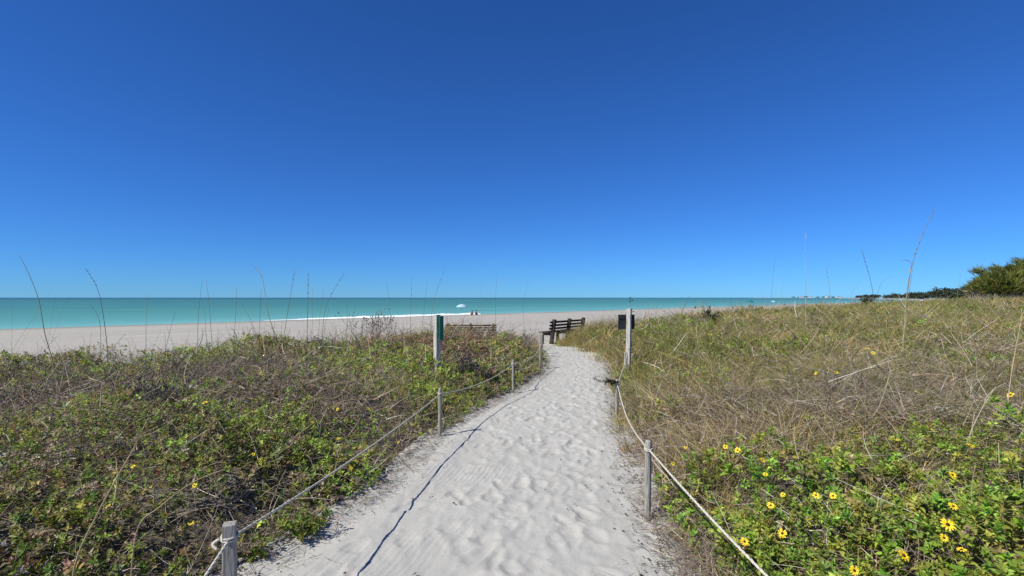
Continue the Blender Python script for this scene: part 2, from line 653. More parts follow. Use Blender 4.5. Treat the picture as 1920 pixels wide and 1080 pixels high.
def surf(name, px0, px1, off, w, h, seed, label):
    a = shore_pt(px0); b = shore_pt(px1)
    n = 160
    r = np.random.default_rng(seed)
    V, Fq = [], []
    K = 7
    for i in range(n):
        t = i / (n - 1)
        p = a + (b - a) * t
        env = min(1, t / 0.35) * min(1, (1 - t) / 0.03)
        env *= 0.45 + 0.6 * float(vn(t * 22, 0.5, seed)) + 0.35 * float(vn(t * 90, 2.5, seed))
        o2 = off + 1.2 * (float(vn(t * 9, 7.5, seed)) - 0.5)
        for k in range(K):
            q = k / (K - 1)
            zz = math.sin(math.pi * q ** 0.8) * h * env * (0.8 + 0.4 * r.random())
            ww = (q - 0.5) * w * (0.35 + 0.65 * env)
            V.append((p[0] + NX * (o2 + ww), p[1] + NY * (o2 + ww), SEA_Z - 0.03 + zz))
    for i in range(n - 1):
        for k in range(K - 1):
            Fq.append((i * K + k, (i + 1) * K + k, (i + 1) * K + k + 1, i * K + k + 1))
    o = link_mesh(name, mesh_np(name, np.array(V), np.array(Fq)), M_FOAM, smooth=True)
    tag(o, label, kind='stuff')


surf('foam', 470, 912, 1.6, 3.0, 0.24, 3, 'white foam of a small breaking wave along the shore')

# ------------------------------------------------------------------ plant geometry
class Soup:
    def __init__(self):
        self.V, self.T, self.C, self.n = [], [], [], 0

    def add(self, V, T, C):
        self.V.append(V); self.T.append(T + self.n); self.C.append(C)
        self.n += len(V)

    def build(self, name, mat, parent=None):
        if not self.V:
            return None
        me = mesh_np(name, np.concatenate(self.V), np.concatenate(self.T), np.concatenate(self.C))
        return link_mesh(name, me, mat, parent)

    def tris(self):
        return sum(len(t) for t in self.T)


def unit(a):
    return a / np.maximum(np.linalg.norm(a, axis=-1, keepdims=True), 1e-9)


def leaves(S, P, D, N, L, W, C, fine):
    """P base, D along the leaf, N its upper side, L length, W width, C colour"""
    n = len(P)
    if not n: return
    D = unit(D)
    Sd = unit(np.cross(D, N))
    N = np.cross(Sd, D)
    L = L[:, None]; W = W[:, None]
    tip = P + D * L - N * L * 0.18
    if fine:
        l1 = P + D * L * 0.3 + Sd * W * 0.5 + N * W * 0.22
        l2 = P + D * L * 0.68 + Sd * W * 0.34 + N * W * 0.10
        r1 = P + D * L * 0.3 - Sd * W * 0.5 + N * W * 0.22
        r2 = P + D * L * 0.68 - Sd * W * 0.34 + N * W * 0.10
        V = np.stack([P, l1, l2, tip, r2, r1], 1).reshape(-1, 3)
        b = np.arange(n)[:, None, None] * 6
        T = (np.array([[0, 1, 2], [0, 2, 3], [0, 3, 4], [0, 4, 5]])[None] + b).reshape(-1, 3)
        k = 6
    else:
        l1 = P + D * L * 0.42 + Sd * W * 0.5 + N * W * 0.2
        r1 = P + D * L * 0.42 - Sd * W * 0.5 + N * W * 0.2
        V = np.stack([P, l1, tip, r1], 1).reshape(-1, 3)
        b = np.arange(n)[:, None, None] * 4
        T = (np.array([[0, 1, 2], [0, 2, 3]])[None] + b).reshape(-1, 3)
        k = 4
    S.add(V, T, np.repeat(C, k, 0))


def blades(S, P, D, L, bend, W, C, segs=4, tip=0.1, tube=False, rnd=None):
    """curved strips (or three-sided stems) from P along D, length L, bent by vector bend at the tip"""
    n = len(P)
    if not n: return
    r = rnd or rng
    D = unit(D)
    side = unit(np.cross(D, unit(r.normal(size=(n, 3)))))
    rows = []
    ts = np.linspace(0, 1, segs + 1)
    if tube:
        oth = np.cross(D, side)
    for t in ts:
        p = P + D * (L * t)[:, None] + bend * (t * t)
        w = (W * (1 - (1 - tip) * t))[:, None]
        if tube:
            rows.append(np.stack([p + side * w, p + (-0.5 * side + 0.87 * oth) * w, p + (-0.5 * side - 0.87 * oth) * w], 1))
        else:
            rows.append(np.stack([p - side * w * 0.5, p + side * w * 0.5], 1))
    k = 3 if tube else 2
    V = np.stack(rows, 1)                      # n, segs+1, k, 3
    nv = (segs + 1) * k
    T = []
    for i in range(segs):
        a = i * k; b = (i + 1) * k
        if tube:
            for j in range(3):
                j2 = (j + 1) % 3
                T += [[a + j, a + j2, b + j2], [a + j, b + j2, b + j]]
        else:
            T += [[a, a + 1, b + 1], [a, b + 1, b]]
    T = np.array(T)[None] + np.arange(n)[:, None, None] * nv
    S.add(V.reshape(-1, 3), T.reshape(-1, 3), np.repeat(C, nv, 0))


def vary(base, n, amt=0.25, r=None, hue=0.1):
    r = r or rng
    b = np.asarray(base, dtype=np.float64)
    if b.ndim == 1:
        b = np.repeat(b[None], n, 0)
    v = np.exp(r.normal(0, amt, (n, 1)))
    h = np.exp(r.normal(0, hue, (n, 3)))
    return np.clip(b * v * h, 0.004, 0.7)


def pick(cols, weights, n, r=None):
    r = r or rng
    i = r.choice(len(cols), n, p=np.array(weights) / sum(weights))
    return np.array(cols)[i]


def rosettes(S, P, A, K, size, C, fine, r=None, asp=0.5):
    """a shoot at P with axis A carrying K leaves of length size and colour C"""
    r = r or rng
    n = len(P)
    if not n: return
    A = unit(A)
    e1 = unit(np.cross(A, np.array([0.3, 0.1, 0.95]) + 0 * A))
    e2 = np.cross(A, e1)
    ph = r.random(n) * 6.28
    for k in range(K):
        t = k / max(1, K - 1)
        a = ph + 2.4 * k + r.normal(0, 0.25, n)
        out = e1 * np.cos(a)[:, None] + e2 * np.sin(a)[:, None]
        D = out * (1.0 - 0.55 * t) + A * (0.1 + 0.75 * t) + r.normal(0, 0.15, (n, 3))
        B = P + A * (size * (0.9 * t - 0.7))[:, None]
        N = A + out * -0.3 + r.normal(0, 0.25, (n, 3))
        L = size * (1.05 - 0.45 * t) * (0.75 + 0.5 * r.random(n))
        leaves(S, B, D, N, L, L * asp * (0.8 + 0.4 * r.random(n)), vary(C, n, 0.18, r, 0.06), fine)


# ---- where plants grow
def veg_ok(x, y, jit=0.18):
    s = sdune(x, y) + (fbm(x * 0.5, y * 0.5, 9) - 0.5) * 2.0
    d = np.maximum(edge_l(y) - x, x - edge_r(y))
    lim = (fbm(x * 2.0, y * 2.0, 14, 2) - 0.45) * 2 * jit
    return (s < 0.5) & (d > lim)


def scatter(y0, y1, dens, xmin=-1e9, xmax=1e9, seed=0):
    """uniform points on the dune seen between depths y0 and y1 (with a margin for a step aside)"""
    r = np.random.default_rng(seed)
    hw = 1.03 * y1 + 1.2
    x0, x1 = max(-hw, xmin), min(hw, xmax)
    n = int((x1 - x0) * (y1 - y0) * dens)
    if n <= 0:
        return np.zeros(0), np.zeros(0), r
    x = x0 + r.random(n) * (x1 - x0)
    y = y0 + r.random(n) * (y1 - y0)
    k = (np.abs(x) < 1.03 * y + 1.2) & veg_ok(x, y)
    return x[k], y[k], r


def blob(x, y, cx, cy, rx, ry):
    return np.exp(-(((x - cx) / rx) ** 2 + ((y - cy) / ry) ** 2))


def dead_f(x, y):
    """share of dead brush"""
    v = 1.15 * blob(x, y, -4.4, 7.7, 1.7, 1.5) + 1.1 * blob(x, y, -5.4, 5.8, 1.1, 0.7) + 1.1 * blob(x, y, -1.7, 12.8, 1.9, 2.4)
    v = v + 1.0 * blob(x, y, 3.8, 5.9, 2.4, 1.0) + 0.5 * blob(x, y, 8, 8.5, 3.0, 1.6) + 0.5 * blob(x, y, -8.5, 7.5, 1.8, 1.0)
    v = v + (fbm(x * 0.8, y * 0.8, 41, 3) - 0.45) * 1.3
    v = v - 1.4 * blob(x, y, 2.6, 3.2, 1.9, 1.2)
    return np.clip(v, 0, 1)


def leafy_f(x, y):
    """share of leafy creepers"""
    left = x < edge_l(y) + 0.5
    n = fbm(x * 1.0 + 20, y * 1.0, 45, 3)
    l = np.clip(0.78 + (n - 0.5) * 3.6 - 0.95 * blob(x, y, -4.4, 7.7, 1.7, 1.4) - 0.9 * blob(x, y, -5.4, 5.8, 1.1, 0.6)
                - 1.1 * blob(x, y, -1.7, 12.8, 1.9, 2.4) + 0.4 * blob(x, y, -1.6, 4.6, 1.2, 1.4) + 0.8 * blob(x, y, -1.6, 9.4, 1.7, 1.3) + 0.8 * blob(x, y, 0.3, 13.0, 0.8, 2.5)
                + 0.7 * ss(-2.2, -0.8, sdune(x, y)) * ss(-2.8, -4.0, x), 0, 1)
    rr = 1.5 * blob(x, y, 2.7, 3.0, 2.0, 1.25) + np.clip((n - 0.53) * 3.2, 0, 0.5)
    rr = rr - 0.9 * blob(x, y, 3.8, 6.0, 2.4, 0.9)
    rr = rr * np.where(y < 4.6, ss(1.14, 1.42, x + 0.12 * (fbm(x * 5, y * 5, 47, 2) - 0.5) + 0.10 * (y - 3.4)), 1.0)
    return np.where(left, l, np.clip(rr, 0, 1))


GREENS = [(0.20, 0.265, 0.042), (0.13, 0.18, 0.036), (0.29, 0.325, 0.06), (0.17, 0.17, 0.05), (0.25, 0.21, 0.07)]
OLD = [(0.24, 0.19, 0.13), (0.14, 0.085, 0.05), (0.34, 0.29, 0.21)]
TWIGS = [(0.27, 0.22, 0.17), (0.15, 0.12, 0.095), (0.38, 0.34, 0.29), (0.19, 0.125, 0.095)]
STRAW = [(0.46, 0.35, 0.14), (0.36, 0.275, 0.105), (0.50, 0.41, 0.24), (0.25, 0.20, 0.08)]
OLIVE = [(0.235, 0.235, 0.06), (0.165, 0.195, 0.05), (0.31, 0.27, 0.09), (0.34, 0.27, 0.12), (0.12, 0.145, 0.04)]


def up_tilt(r, n, amt):
    return unit(np.stack([r.normal(0, amt, n), r.normal(0, amt, n), np.ones(n)], 1))


S_leaf, S_twig, S_grass = Soup(), Soup(), Soup()


def leafy_layer(y0, y1, dens, K, size, fine, seed, side=None):
    x, y, r = scatter(y0, y1, dens, seed=seed)
    k = r.random(len(x)) < leafy_f(x, y)
    if side:
        k = k & ((x > 0.5) if side == 'R' else (x <= 0.5))
    x, y = x[k], y[k]
    n = len(x)
    c = canopy(x, y)
    z = ground_z(x, y) + c * (0.15 + 0.85 * r.random(n) ** 0.55)
    right = x > 0.9
    bright = ((x > 1) & (y < 5.2)) | (fbm(x * 0.7, y * 0.7, 81, 2) > 0.56)
    C = np.where(bright[:, None], pick(GREENS + [(0.21, 0.34, 0.045)], [4, 1, 6, 0.6, 0.6, 4], n, r), pick(GREENS, [3, 4, 1, 3, 2], n, r))
    old = r.random(n) < np.where(bright & right, 0.025, np.where(bright, 0.08, 0.24))
    C = np.where(old[:, None], pick(OLD, [3, 0.25, 2], n, r), C)
    A = up_tilt(r, n, 0.45) + np.array([-0.25, -0.15, 0])
    C = C * np.where(right, 1.08, 1.18)[:, None]
    sz = size * (0.65 + 0.55 * r.random(n)) * (0.65 + 0.8 * vn(x * 1.7 + 3, y * 1.7, 83)) * np.where(bright & right, 1.1, 0.95)
    rosettes(S_leaf, np.stack([x, y, z], 1), A, K, sz, vary(C, n, 0.2, r), fine, r)


def twig_layer(y0, y1, dens, L0, W0, segs, tube, seed, bias=0.22):
    x, y, r = scatter(y0, y1, dens, seed=seed)
    k = r.random(len(x)) < np.clip(bias + dead_f(x, y), 0, 1) * (1 - 0.35 * leafy_f(x, y)) * np.where((x > 1) & (y > 6.6), 0.55, 1.0)
    x, y = x[k], y[k]
    n = len(x)
    c = canopy(x, y)
    z = ground_z(x, y) + c * (0.05 + 0.80 * r.random(n))
    D = unit(np.stack([r.normal(0, 1, n), r.normal(0, 1, n), 0.15 + 0.75 * r.random(n)], 1))
    L = L0 * (0.4 + 1.0 * r.random(n)) * (0.55 + 0.45 * np.clip(c / 0.35, 0, 1.2))
    bend = r.normal(0, 0.35, (n, 3)) * L[:, None]
    bend[:, 2] -= 0.15 * L
    C = pick(TWIGS, [4, 3, 2.2, 1.2], n, r)
    red = (blob(x, y, -1.7, 13.0, 2.0, 2.5) > 0.35) & (r.random(n) < 0.55)
    C = np.where(red[:, None], np.array([(0.24, 0.13, 0.085)]), C)
    C = C * (1 - 0.38 * np.clip(blob(x, y, -4.4, 7.7, 1.8, 1.5) + blob(x, y, 3.8, 5.9, 2.4, 0.9) * 0.4, 0, 1))[:, None]
    blades(S_twig, np.stack([x, y, z], 1), D, L, bend, W0 * (0.6 + 0.8 * r.random(n)), vary(C, n, 0.3, r, 0.05), segs, 0.35, tube, r)


def grass_layer(y0, y1, dens, L0, W0, segs, seed, K=14):
    """tufts of K blades that fan out from one base"""
    x, y, r = scatter(y0, y1, dens / K, seed=seed)
    right = x > edge_r(y) - 0.6
    lf = leafy_f(x, y)
    p = np.where(right, np.clip(1.05 - 0.85 * lf, 0.1, 1), 0.13 + 0.35 * ss(-3.0, 0.3, sdune(x, y)))
    k = r.random(len(x)) < p
    x, y = x[k], y[k]
    n = len(x)
    c = canopy(x, y)
    tuft = fbm(x * 1.6, y * 1.6, 91, 2)
    dry = np.clip(0.17 + (fbm(x * 0.45, y * 0.45, 95, 3) - 0.5) * 2.6 + 0.75 * dead_f(x, y), 0, 1)
    dead = r.random(n) < dry
    TC = np.where(dead[:, None], pick(STRAW, [3, 3, 1.4, 2], n, r), pick(OLIVE, [4, 4, 2, 1, 2], n, r))
    pink = r.random(n) < 0.45 * dead_f(x, y)
    TC = np.where(pink[:, None], np.array([(0.27, 0.21, 0.155)]), TC)
    TC = vary(TC, n, 0.16, r, 0.05)
    TL = 0.86 * L0 * (0.5 + 0.7 * r.random(n)) * (0.5 + 1.0 * tuft) * (0.35 + 0.65 * np.clip(c / 0.33, 0.1, 1.3))
    lean = r.normal(0, 0.22, (n, 2)) + np.array([0.10, 0.05])
    stiff = r.random(n) ** 1.5
    i = np.repeat(np.arange(n), K)
    m = n * K
    sp = 0.045 * (L0 / 0.5) * (1 + W0 * 30)
    jx = r.normal(0, 1, m); jy = r.normal(0, 1, m)
    bx = x[i] + jx * sp; by = y[i] + jy * sp
    z = ground_z(bx, by) + 0.08 * c[i]
    out = np.stack([jx, jy], 1) * 0.30
    D = np.stack([lean[i, 0] + out[:, 0], lean[i, 1] + out[:, 1], np.ones(m)], 1)
    L = TL[i] * (0.55 + 0.6 * r.random(m))
    bend = np.stack([out[:, 0] * 0.9 + lean[i, 0] * 0.8 + r.normal(0, 0.12, m), out[:, 1] * 0.9 + lean[i, 1] * 0.8 + r.normal(0, 0.12, m),
                     -0.10 - 0.42 * stiff[i] * r.random(m)], 1) * L[:, None]
    ok = veg_ok(bx, by, 0.25)
    C = vary(TC[i], m, 0.20, r, 0.05)
    blades(S_grass, np.stack([bx, by, z], 1)[ok], D[ok], L[ok], bend[ok], (W0 * (0.6 + 0.8 * r.random(m)))[ok], C[ok], segs, 0.12, False, r)


# leafy creepers (denser and finer near by)
leafy_layer(1.2, 3.4, 620, 9, 0.043, True, 101, 'L')
leafy_layer(3.4, 6.5, 560, 8, 0.043, False, 102, 'L')
leafy_layer(1.2, 3.4, 480, 10, 0.047, True, 151, 'R')
leafy_layer(3.4, 6.5, 430, 10, 0.048, False, 152, 'R')
leafy_layer(6.5, 11, 260, 7, 0.055, False, 103)
leafy_layer(11, 22, 85, 7, 0.085, False, 104)
leafy_layer(22, 60, 5.0, 6, 0.17, False, 105)
# dead brush
twig_layer(1.2, 4.0, 1900, 0.22, 0.0042, 3, False, 111, 0.45)
twig_layer(4.0, 9.5, 900, 0.30, 0.0062, 3, False, 112, 0.36)
twig_layer(9.5, 22, 210, 0.40, 0.013, 3, False, 113, 0.26)
twig_layer(22, 60, 8, 0.6, 0.03, 2, False, 114, 0.2)
# grass
grass_layer(1.2, 4.5, 800, 0.46, 0.0055, 3, 121)
grass_layer(4.5, 9.5, 850, 0.55, 0.0075, 3, 122)
grass_layer(9.5, 20, 300, 0.62, 0.014, 3, 123)
grass_layer(20, 45, 60, 0.72, 0.030, 2, 124)
grass_layer(45, 150, 7.0, 0.95, 0.085, 2, 125)
# long pale stems arching over the plants
def long_stems(y0, y1, dens, L0, W0, seed):
    x, y, r = scatter(y0, y1, dens, seed=seed)
    k = (x < 0.5) | (r.random(len(x)) < np.where(y < 6, 0.35, 0.10))
    x, y = x[k], y[k]
    n = len(x)
    D = unit(np.stack([r.normal(0, 0.8, n), r.normal(0, 0.8, n), 0.5 + 0.5 * r.random(n)], 1))
    L = L0 * (0.5 + 0.9 * r.random(n))
    bend = r.normal(0, 0.35, (n, 3)) * L[:, None]
    bend[:, 2] = -0.35 * L * r.random(n)
    C = pick([(0.36, 0.30, 0.21), (0.30, 0.245, 0.16), (0.33, 0.285, 0.235), (0.22, 0.17, 0.12)], [3, 3, 2, 2], n, r)
    blades(S_twig, np.stack([x, y, ground_z(x, y) + canopy(x, y) * 0.55], 1), D, L, bend, W0 * (0.6 + 0.8 * r.random(n)), vary(C, n, 0.25, r, 0.04), 5, 0.3, True, r)


long_stems(1.3, 5.0, 26, 0.42, 0.0019, 171)
long_stems(5.0, 11.0, 20, 0.46, 0.0026, 182)
long_stems(11.0, 22.0, 6, 0.45, 0.0042, 173)


# thin dry wisps that stand above the dune's edge, and taller grass round the bench
def wisps(n, xlo, xhi, slo, shi, L0, W0, seed):
    r = np.random.default_rng(seed)
    t = xlo + (xhi - xlo) * r.random(n)
    s = slo + (shi - slo) * r.random(n)
    # along the dune's edge
    x = t + NX * s
    y = 19.0 - (t - 1.3) * NX / NY + NY * s
    k = veg_ok(x, y) & (y > 1)
    x, y = x[k], y[k]; n = len(x)
    cl = vn(x * 1.3, y * 1.3, 131)
    L = L0 * (0.3 + 0.9 * r.random(n)) * (0.5 + cl)
    D = up_tilt(r, n, 0.22)
    C = np.where((r.random(n) < 0.6)[:, None], pick(TWIGS, [3, 3, 1, 2], n, r), pick(STRAW, [2, 3, 1, 2], n, r))
    blades(S_grass, np.stack([x, y, ground_z(x, y)], 1), D, L, r.normal(0, 0.16, (n, 3)) * L[:, None] * np.array([1, 1, 0.3]),
           np.full(n, W0) * (0.6 + 0.8 * r.random(n)), vary(C, n, 0.25, r), 3, 0.2, False, r)


wisps(900, -10, 1.0, -2.6, 0.4, 0.62, 0.009, 141)
wisps(1100, -6, -2.6, -2.2, 0.4, 0.75, 0.009, 142)
wisps(650, -0.6, 0.9, -1.8, 0.5, 0.66, 0.010, 144)
wisps(350, -2.6, -0.6, -2.2, 0.3, 0.32, 0.010, 145)
wisps(700, 2.2, 22, -2.0, 0.4, 0.80, 0.014, 143)


def tussock(cx, cy, rad, n, L0, W0, seed):
    r = np.random.default_rng(seed)
    x = cx + r.normal(0, rad, n); y = cy + r.normal(0, rad, n)
    L = L0 * (0.5 + 0.6 * r.random(n))
    lean = r.normal(0, 0.3, (n, 3)); lean[:, 2] = -0.15 - 0.2 * r.random(n)
    C = np.where((r.random(n) < 0.55)[:, None], pick(STRAW, [3, 3, 1, 2], n, r), pick(OLIVE, [4, 3, 2, 1, 1], n, r))
    blades(S_grass, np.stack([x, y, ground_z(x, y) - 0.03], 1), up_tilt(r, n, 0.3), L, lean * L[:, None], W0 * (0.6 + 0.8 * r.random(n)), vary(C, n, 0.22, r), 3, 0.12, False, r)


for i, (cx, cy, rad, n, L0) in enumerate(((1.95, 19.3, 0.22, 260, 0.5), (2.3, 19.9, 0.3, 420, 0.72), (2.75, 20.5, 0.33, 420, 0.85), (3.3, 21.3, 0.4, 420, 0.9),
                                          (3.0, 19.4, 0.45, 420, 0.75), (4.0, 22.3, 0.5, 350, 0.9), (2.7, 17.4, 0.35, 300, 0.6), (2.95, 15.0, 0.35, 300, 0.6))):
    tussock(cx, cy, rad, n, L0, 0.013, 160 + i)
print('tris', S_leaf.tris(), S_twig.tris(), S_grass.tris())
tag(S_leaf.build('ground_cover', M_LEAF), 'leafy green creepers covering the dune on both sides of the path', kind='stuff')
tag(S_twig.build('dry_brush', M_TWIG), 'tangle of dead grey and brown twigs among the dune plants', kind='stuff')
tag(S_grass.build('dune_grass', M_GRASS), 'olive and straw coloured grass covering the dune', kind='stuff')

#OBJECTS
# ------------------------------------------------------------------ rope posts and ropes
POST_H = 0.60


def rope_post(x, y, w, label, square=False, lean=(0, 0), h=POST_H):
    z0 = float(ground_z(x, y))
    root = empty('rope_post', (x, y, z0))
    tag(root, label, 'post', 'weathered posts that carry the path ropes')
    m = MB()
    if square:
        m.box((0, 0, (h - 0.4) / 2), (w, w, h + 0.4), Matrix.Rotation(0.35, 3, 'Z'), 0.006)
    else:
        n = 9
        pts = [(lean[0] * t, lean[1] * t, -0.3 + (h + 0.3) * t) for t in (0, 0.3, 0.6, 0.9, 0.985, 1.0)]
        m.tube(pts, [w / 2, w / 2 * 0.97, w / 2, w / 2 * 0.98, w / 2 * 0.96, w / 2 * 0.80], n)
    o = m.build('post', M_GREYWOOD, root, not square)
    c = MB()
    hh = h - 0.075
    for k in (0,):
        # collar of rope where the line is tied off
        for j in range(2):
            pts = []
            for i in range(13):
                a = 2 * math.pi * i / 12
                r_ = w * (0.545 if square else 0.5) + 0.004
                pts.append((lean[0] + math.cos(a) * r_, lean[1] + math.sin(a) * r_, hh + 0.013 * j + 0.006 * math.sin(a)))
            c.tube(pts, 0.0055, 5)
    c.build('rope_collar', M_ROPE, root, True)
    return root, Vector((x + lean[0], y + lean[1], z0 + hh))


def rope(name, pts, sags, label, rad=0.0072):
    """a three-strand rope hung between the posts"""
    line = []
    for i in range(len(pts) - 1):
        a, b = pts[i], pts[i + 1]
        n = max(12, int((b - a).length / 0.025))
        for k in range(n):
            t = k / n
            p = a.lerp(b, t)
            p.z -= sags[i] * 4 * t * (1 - t)
            p.x += 0.006 * math.sin(7 * t + i)
            line.append(p)
    line.append(pts[-1])
    m = MB()
    for sidx in range(3):
        st = []
        L = 0.0
        for i, p in enumerate(line):
            if i: L += (p - line[i - 1]).length
            d = (line[min(i + 1, len(line) - 1)] - line[max(i - 1, 0)]).normalized()
            u_ = d.cross(Vector((0, 0, 1))).normalized()
            v_ = d.cross(u_)
            a = L / 0.13 * 2 * math.pi + sidx * 2 * math.pi / 3
            st.append(p + (u_ * math.cos(a) + v_ * math.sin(a)) * rad * 0.5)
        m.tube(st, rad * 0.62, 5)
    o = m.build(name, M_ROPE, None, True)
    tag(o, label, 'rope', 'ropes along the footpath')
    return o


lp = []
_, a = rope_post(-0.98, 0.55, 0.06, 'rope post just outside the lower left corner of the path'); lp.append(a)
_, a = rope_post(-1.44, 2.72, 0.063, 'nearest square grey rope post at the lower left with a rope knot', True); lp.append(a)
_, a = rope_post(-0.925, 6.8, 0.048, 'thin round left rope post with bare sand at its foot', lean=(0.01, 0)); lp.append(a)
_, a = rope_post(0.02, 9.85, 0.048, 'left rope post at the path bend half hidden in green creepers', lean=(0, 0.02)); lp.append(a)
_, a = rope_post(0.68, 13.1, 0.055, 'left rope post where the rope ends near the top of the path', lean=(0.02, 0)); lp.append(a)
rope('path_rope', lp, [0.04, 0.05, 0.10, 0.12], 'sagging pale rope along the left side of the sand path')
rope_post(0.93, 16.6, 0.075, 'pale rope post standing left of the near end of the bench', h=0.66)

rp = []
_, a = rope_post(1.20, 0.40, 0.06, 'rope post just outside the lower right corner of the path'); rp.append(a)
_, a = rope_post(1.06, 4.19, 0.053, 'tall thin rope post on the right edge of the path beside the flowering creepers', lean=(0.012, 0), h=0.63); rp.append(a)
_, a = rope_post(1.47, 7.52, 0.05, 'right rope post with a dark leafy sprig caught at its top', lean=(0.01, 0)); rp.append(a)
rp.append(Vector((2.60, 11.95, 0.62)))
rope('path_rope', rp, [0.03, 0.12, 0.10], 'pale rope running from the lower right corner to the far sign post')

# loop of rope end on the near left post
m = MB()
pts = []
for i in range(11):
    t = i / 10
    pts.append((-1.44 - 0.045 - 0.028 * math.sin(math.pi * t), 2.72 - 0.03 + 0.02 * t, lp[1].z - 0.025 + 0.045 * (t - 0.5)))
m.tube(pts, 0.0075, 6)
k = m.build('rope_knot', M_ROPE, None, True)
for o in COL.objects:
    if o.name == 'rope_post.001':
        bpy.context.view_layer.update()
        k.parent = o
        k.matrix_parent_inverse = o.matrix_world.inverted()

# ------------------------------------------------------------------ sign posts
def sign_left():
    x, y = -1.335, 9.5
    z0 = float(ground_z(x, y))
    root = empty('sign_post', (x, y, z0))
    tag(root, 'tall grey sign post with a green board left of the path', 'sign')
    top = 1.445 - z0
    m = MB()
    m.box((0, 0, (top - 0.3) / 2), (0.092, 0.092, top + 0.3), Matrix.Rotation(R(43), 3, 'Z'), 0.004)
    m.build('post', M_SIGNWOOD, root)
    b = MB()
    rot = Matrix.Rotation(R(-2.0), 3, 'Z')
    b.box((0.075, 0.02, top - 0.235), (0.018, 0.36, 0.42), rot, 0.003)
    bo = b.build('sign_board', M_BOARD_GREEN, root)
    for dz in (-0.12, 0.12):
        n = MB()
        n.tube([(0.08, 0.02, top - 0.235 + dz), (0.089, 0.02, top - 0.235 + dz)], 0.009, 8)
        n.build('bolt', M_STEEL, bo)


def sign_right():
    x, y = 2.62, 12.0
    z0 = float(ground_z(x, y))
    root = empty('sign_post', (x, y, z0))
    tag(root, 'leaning pale post with a dark board on its back right of the path', 'sign')
    top = 1.50 - z0
    m = MB()
    rot = Matrix.Rotation(R(-32), 3, 'Z') @ Matrix.Rotation(R(1.2), 3, 'Y')
    m.box((0, 0, (top - 0.3) / 2), (0.095, 0.095, top + 0.3), rot, 0.004)
    m.build('post', M_SIGNWOOD, root)
    b = MB()
    rb = Matrix.Rotation(R(14), 3, 'Z')
    b.box((-0.03, 0.085, top - 0.30), (0.40, 0.02, 0.33), rb, 0.003)
    bo = b.build('sign_board', M_BOARD_DARK, root)
    c = MB()
    c.box((-0.03, 0.070, top - 0.20), (0.36, 0.012, 0.05), rb, 0.002)
    c.build('batten', M_BOARD_DARK, bo)
    s = MB()
    s.box((-0.085, -0.03, 0.12), (0.05, 0.04, 0.75), Matrix.Rotation(R(3), 3, 'Y'), 0.003)
    s.build('brace', M_SIGNWOOD, root)


sign_left()
sign_right()

# ------------------------------------------------------------------ benches
def bench(loc, rz, label, L=2.7):
    root = empty('park_bench', loc, rz)
    tag(root, label, 'bench', 'dark plank benches facing the sea')
    for i, x in enumerate((-L / 2 + 0.17, 0, L / 2 - 0.17)):
        m = MB()
        lean = Matrix.Rotation(R(9), 3, 'X')
        m.box((x, -0.045, 0.355), (0.12, 0.12, 1.11), lean, 0.006)      # back upright, down into the sand
        m.box((x, 0.42, 0.08), (0.11, 0.10, 0.62), None, 0.006)        # front leg
        m.box((x, 0.205, 0.345), (0.085, 0.33, 0.09), None, 0.005)     # seat bearer
        m.build('support', M_BENCH, root)
    for z, yy in ((0.555, -0.015), (0.675, -0.034), (0.80, -0.054)):
        m = MB()
        m.box((0, yy + 0.005, z), (L, 0.045, 0.075), Matrix.Rotation(R(9), 3, 'X'), 0.005)
        m.build('back_slat', M_BENCH, root)
    for k in range(4):
        m = MB()
        m.box((0, 0.09 + k * 0.112, 0.413), (L, 0.095, 0.04), None, 0.005)
        m.build('seat_slat', M_BENCH, root)
    return root


# near end, far end of the right bench
a = Vector((1.37, 20.0)); b = Vector((2.98, 22.3))
c = (a + b) / 2
rz = math.atan2(b.y - a.y, b.x - a.x)
bench((c.x, c.y, 0.02), rz, 'dark wooden bench at the end of the path seen from behind')
bench((-2.17, 28.2, -0.52), R(1.5), 'dark bench beyond the left dune with only its top slats showing')

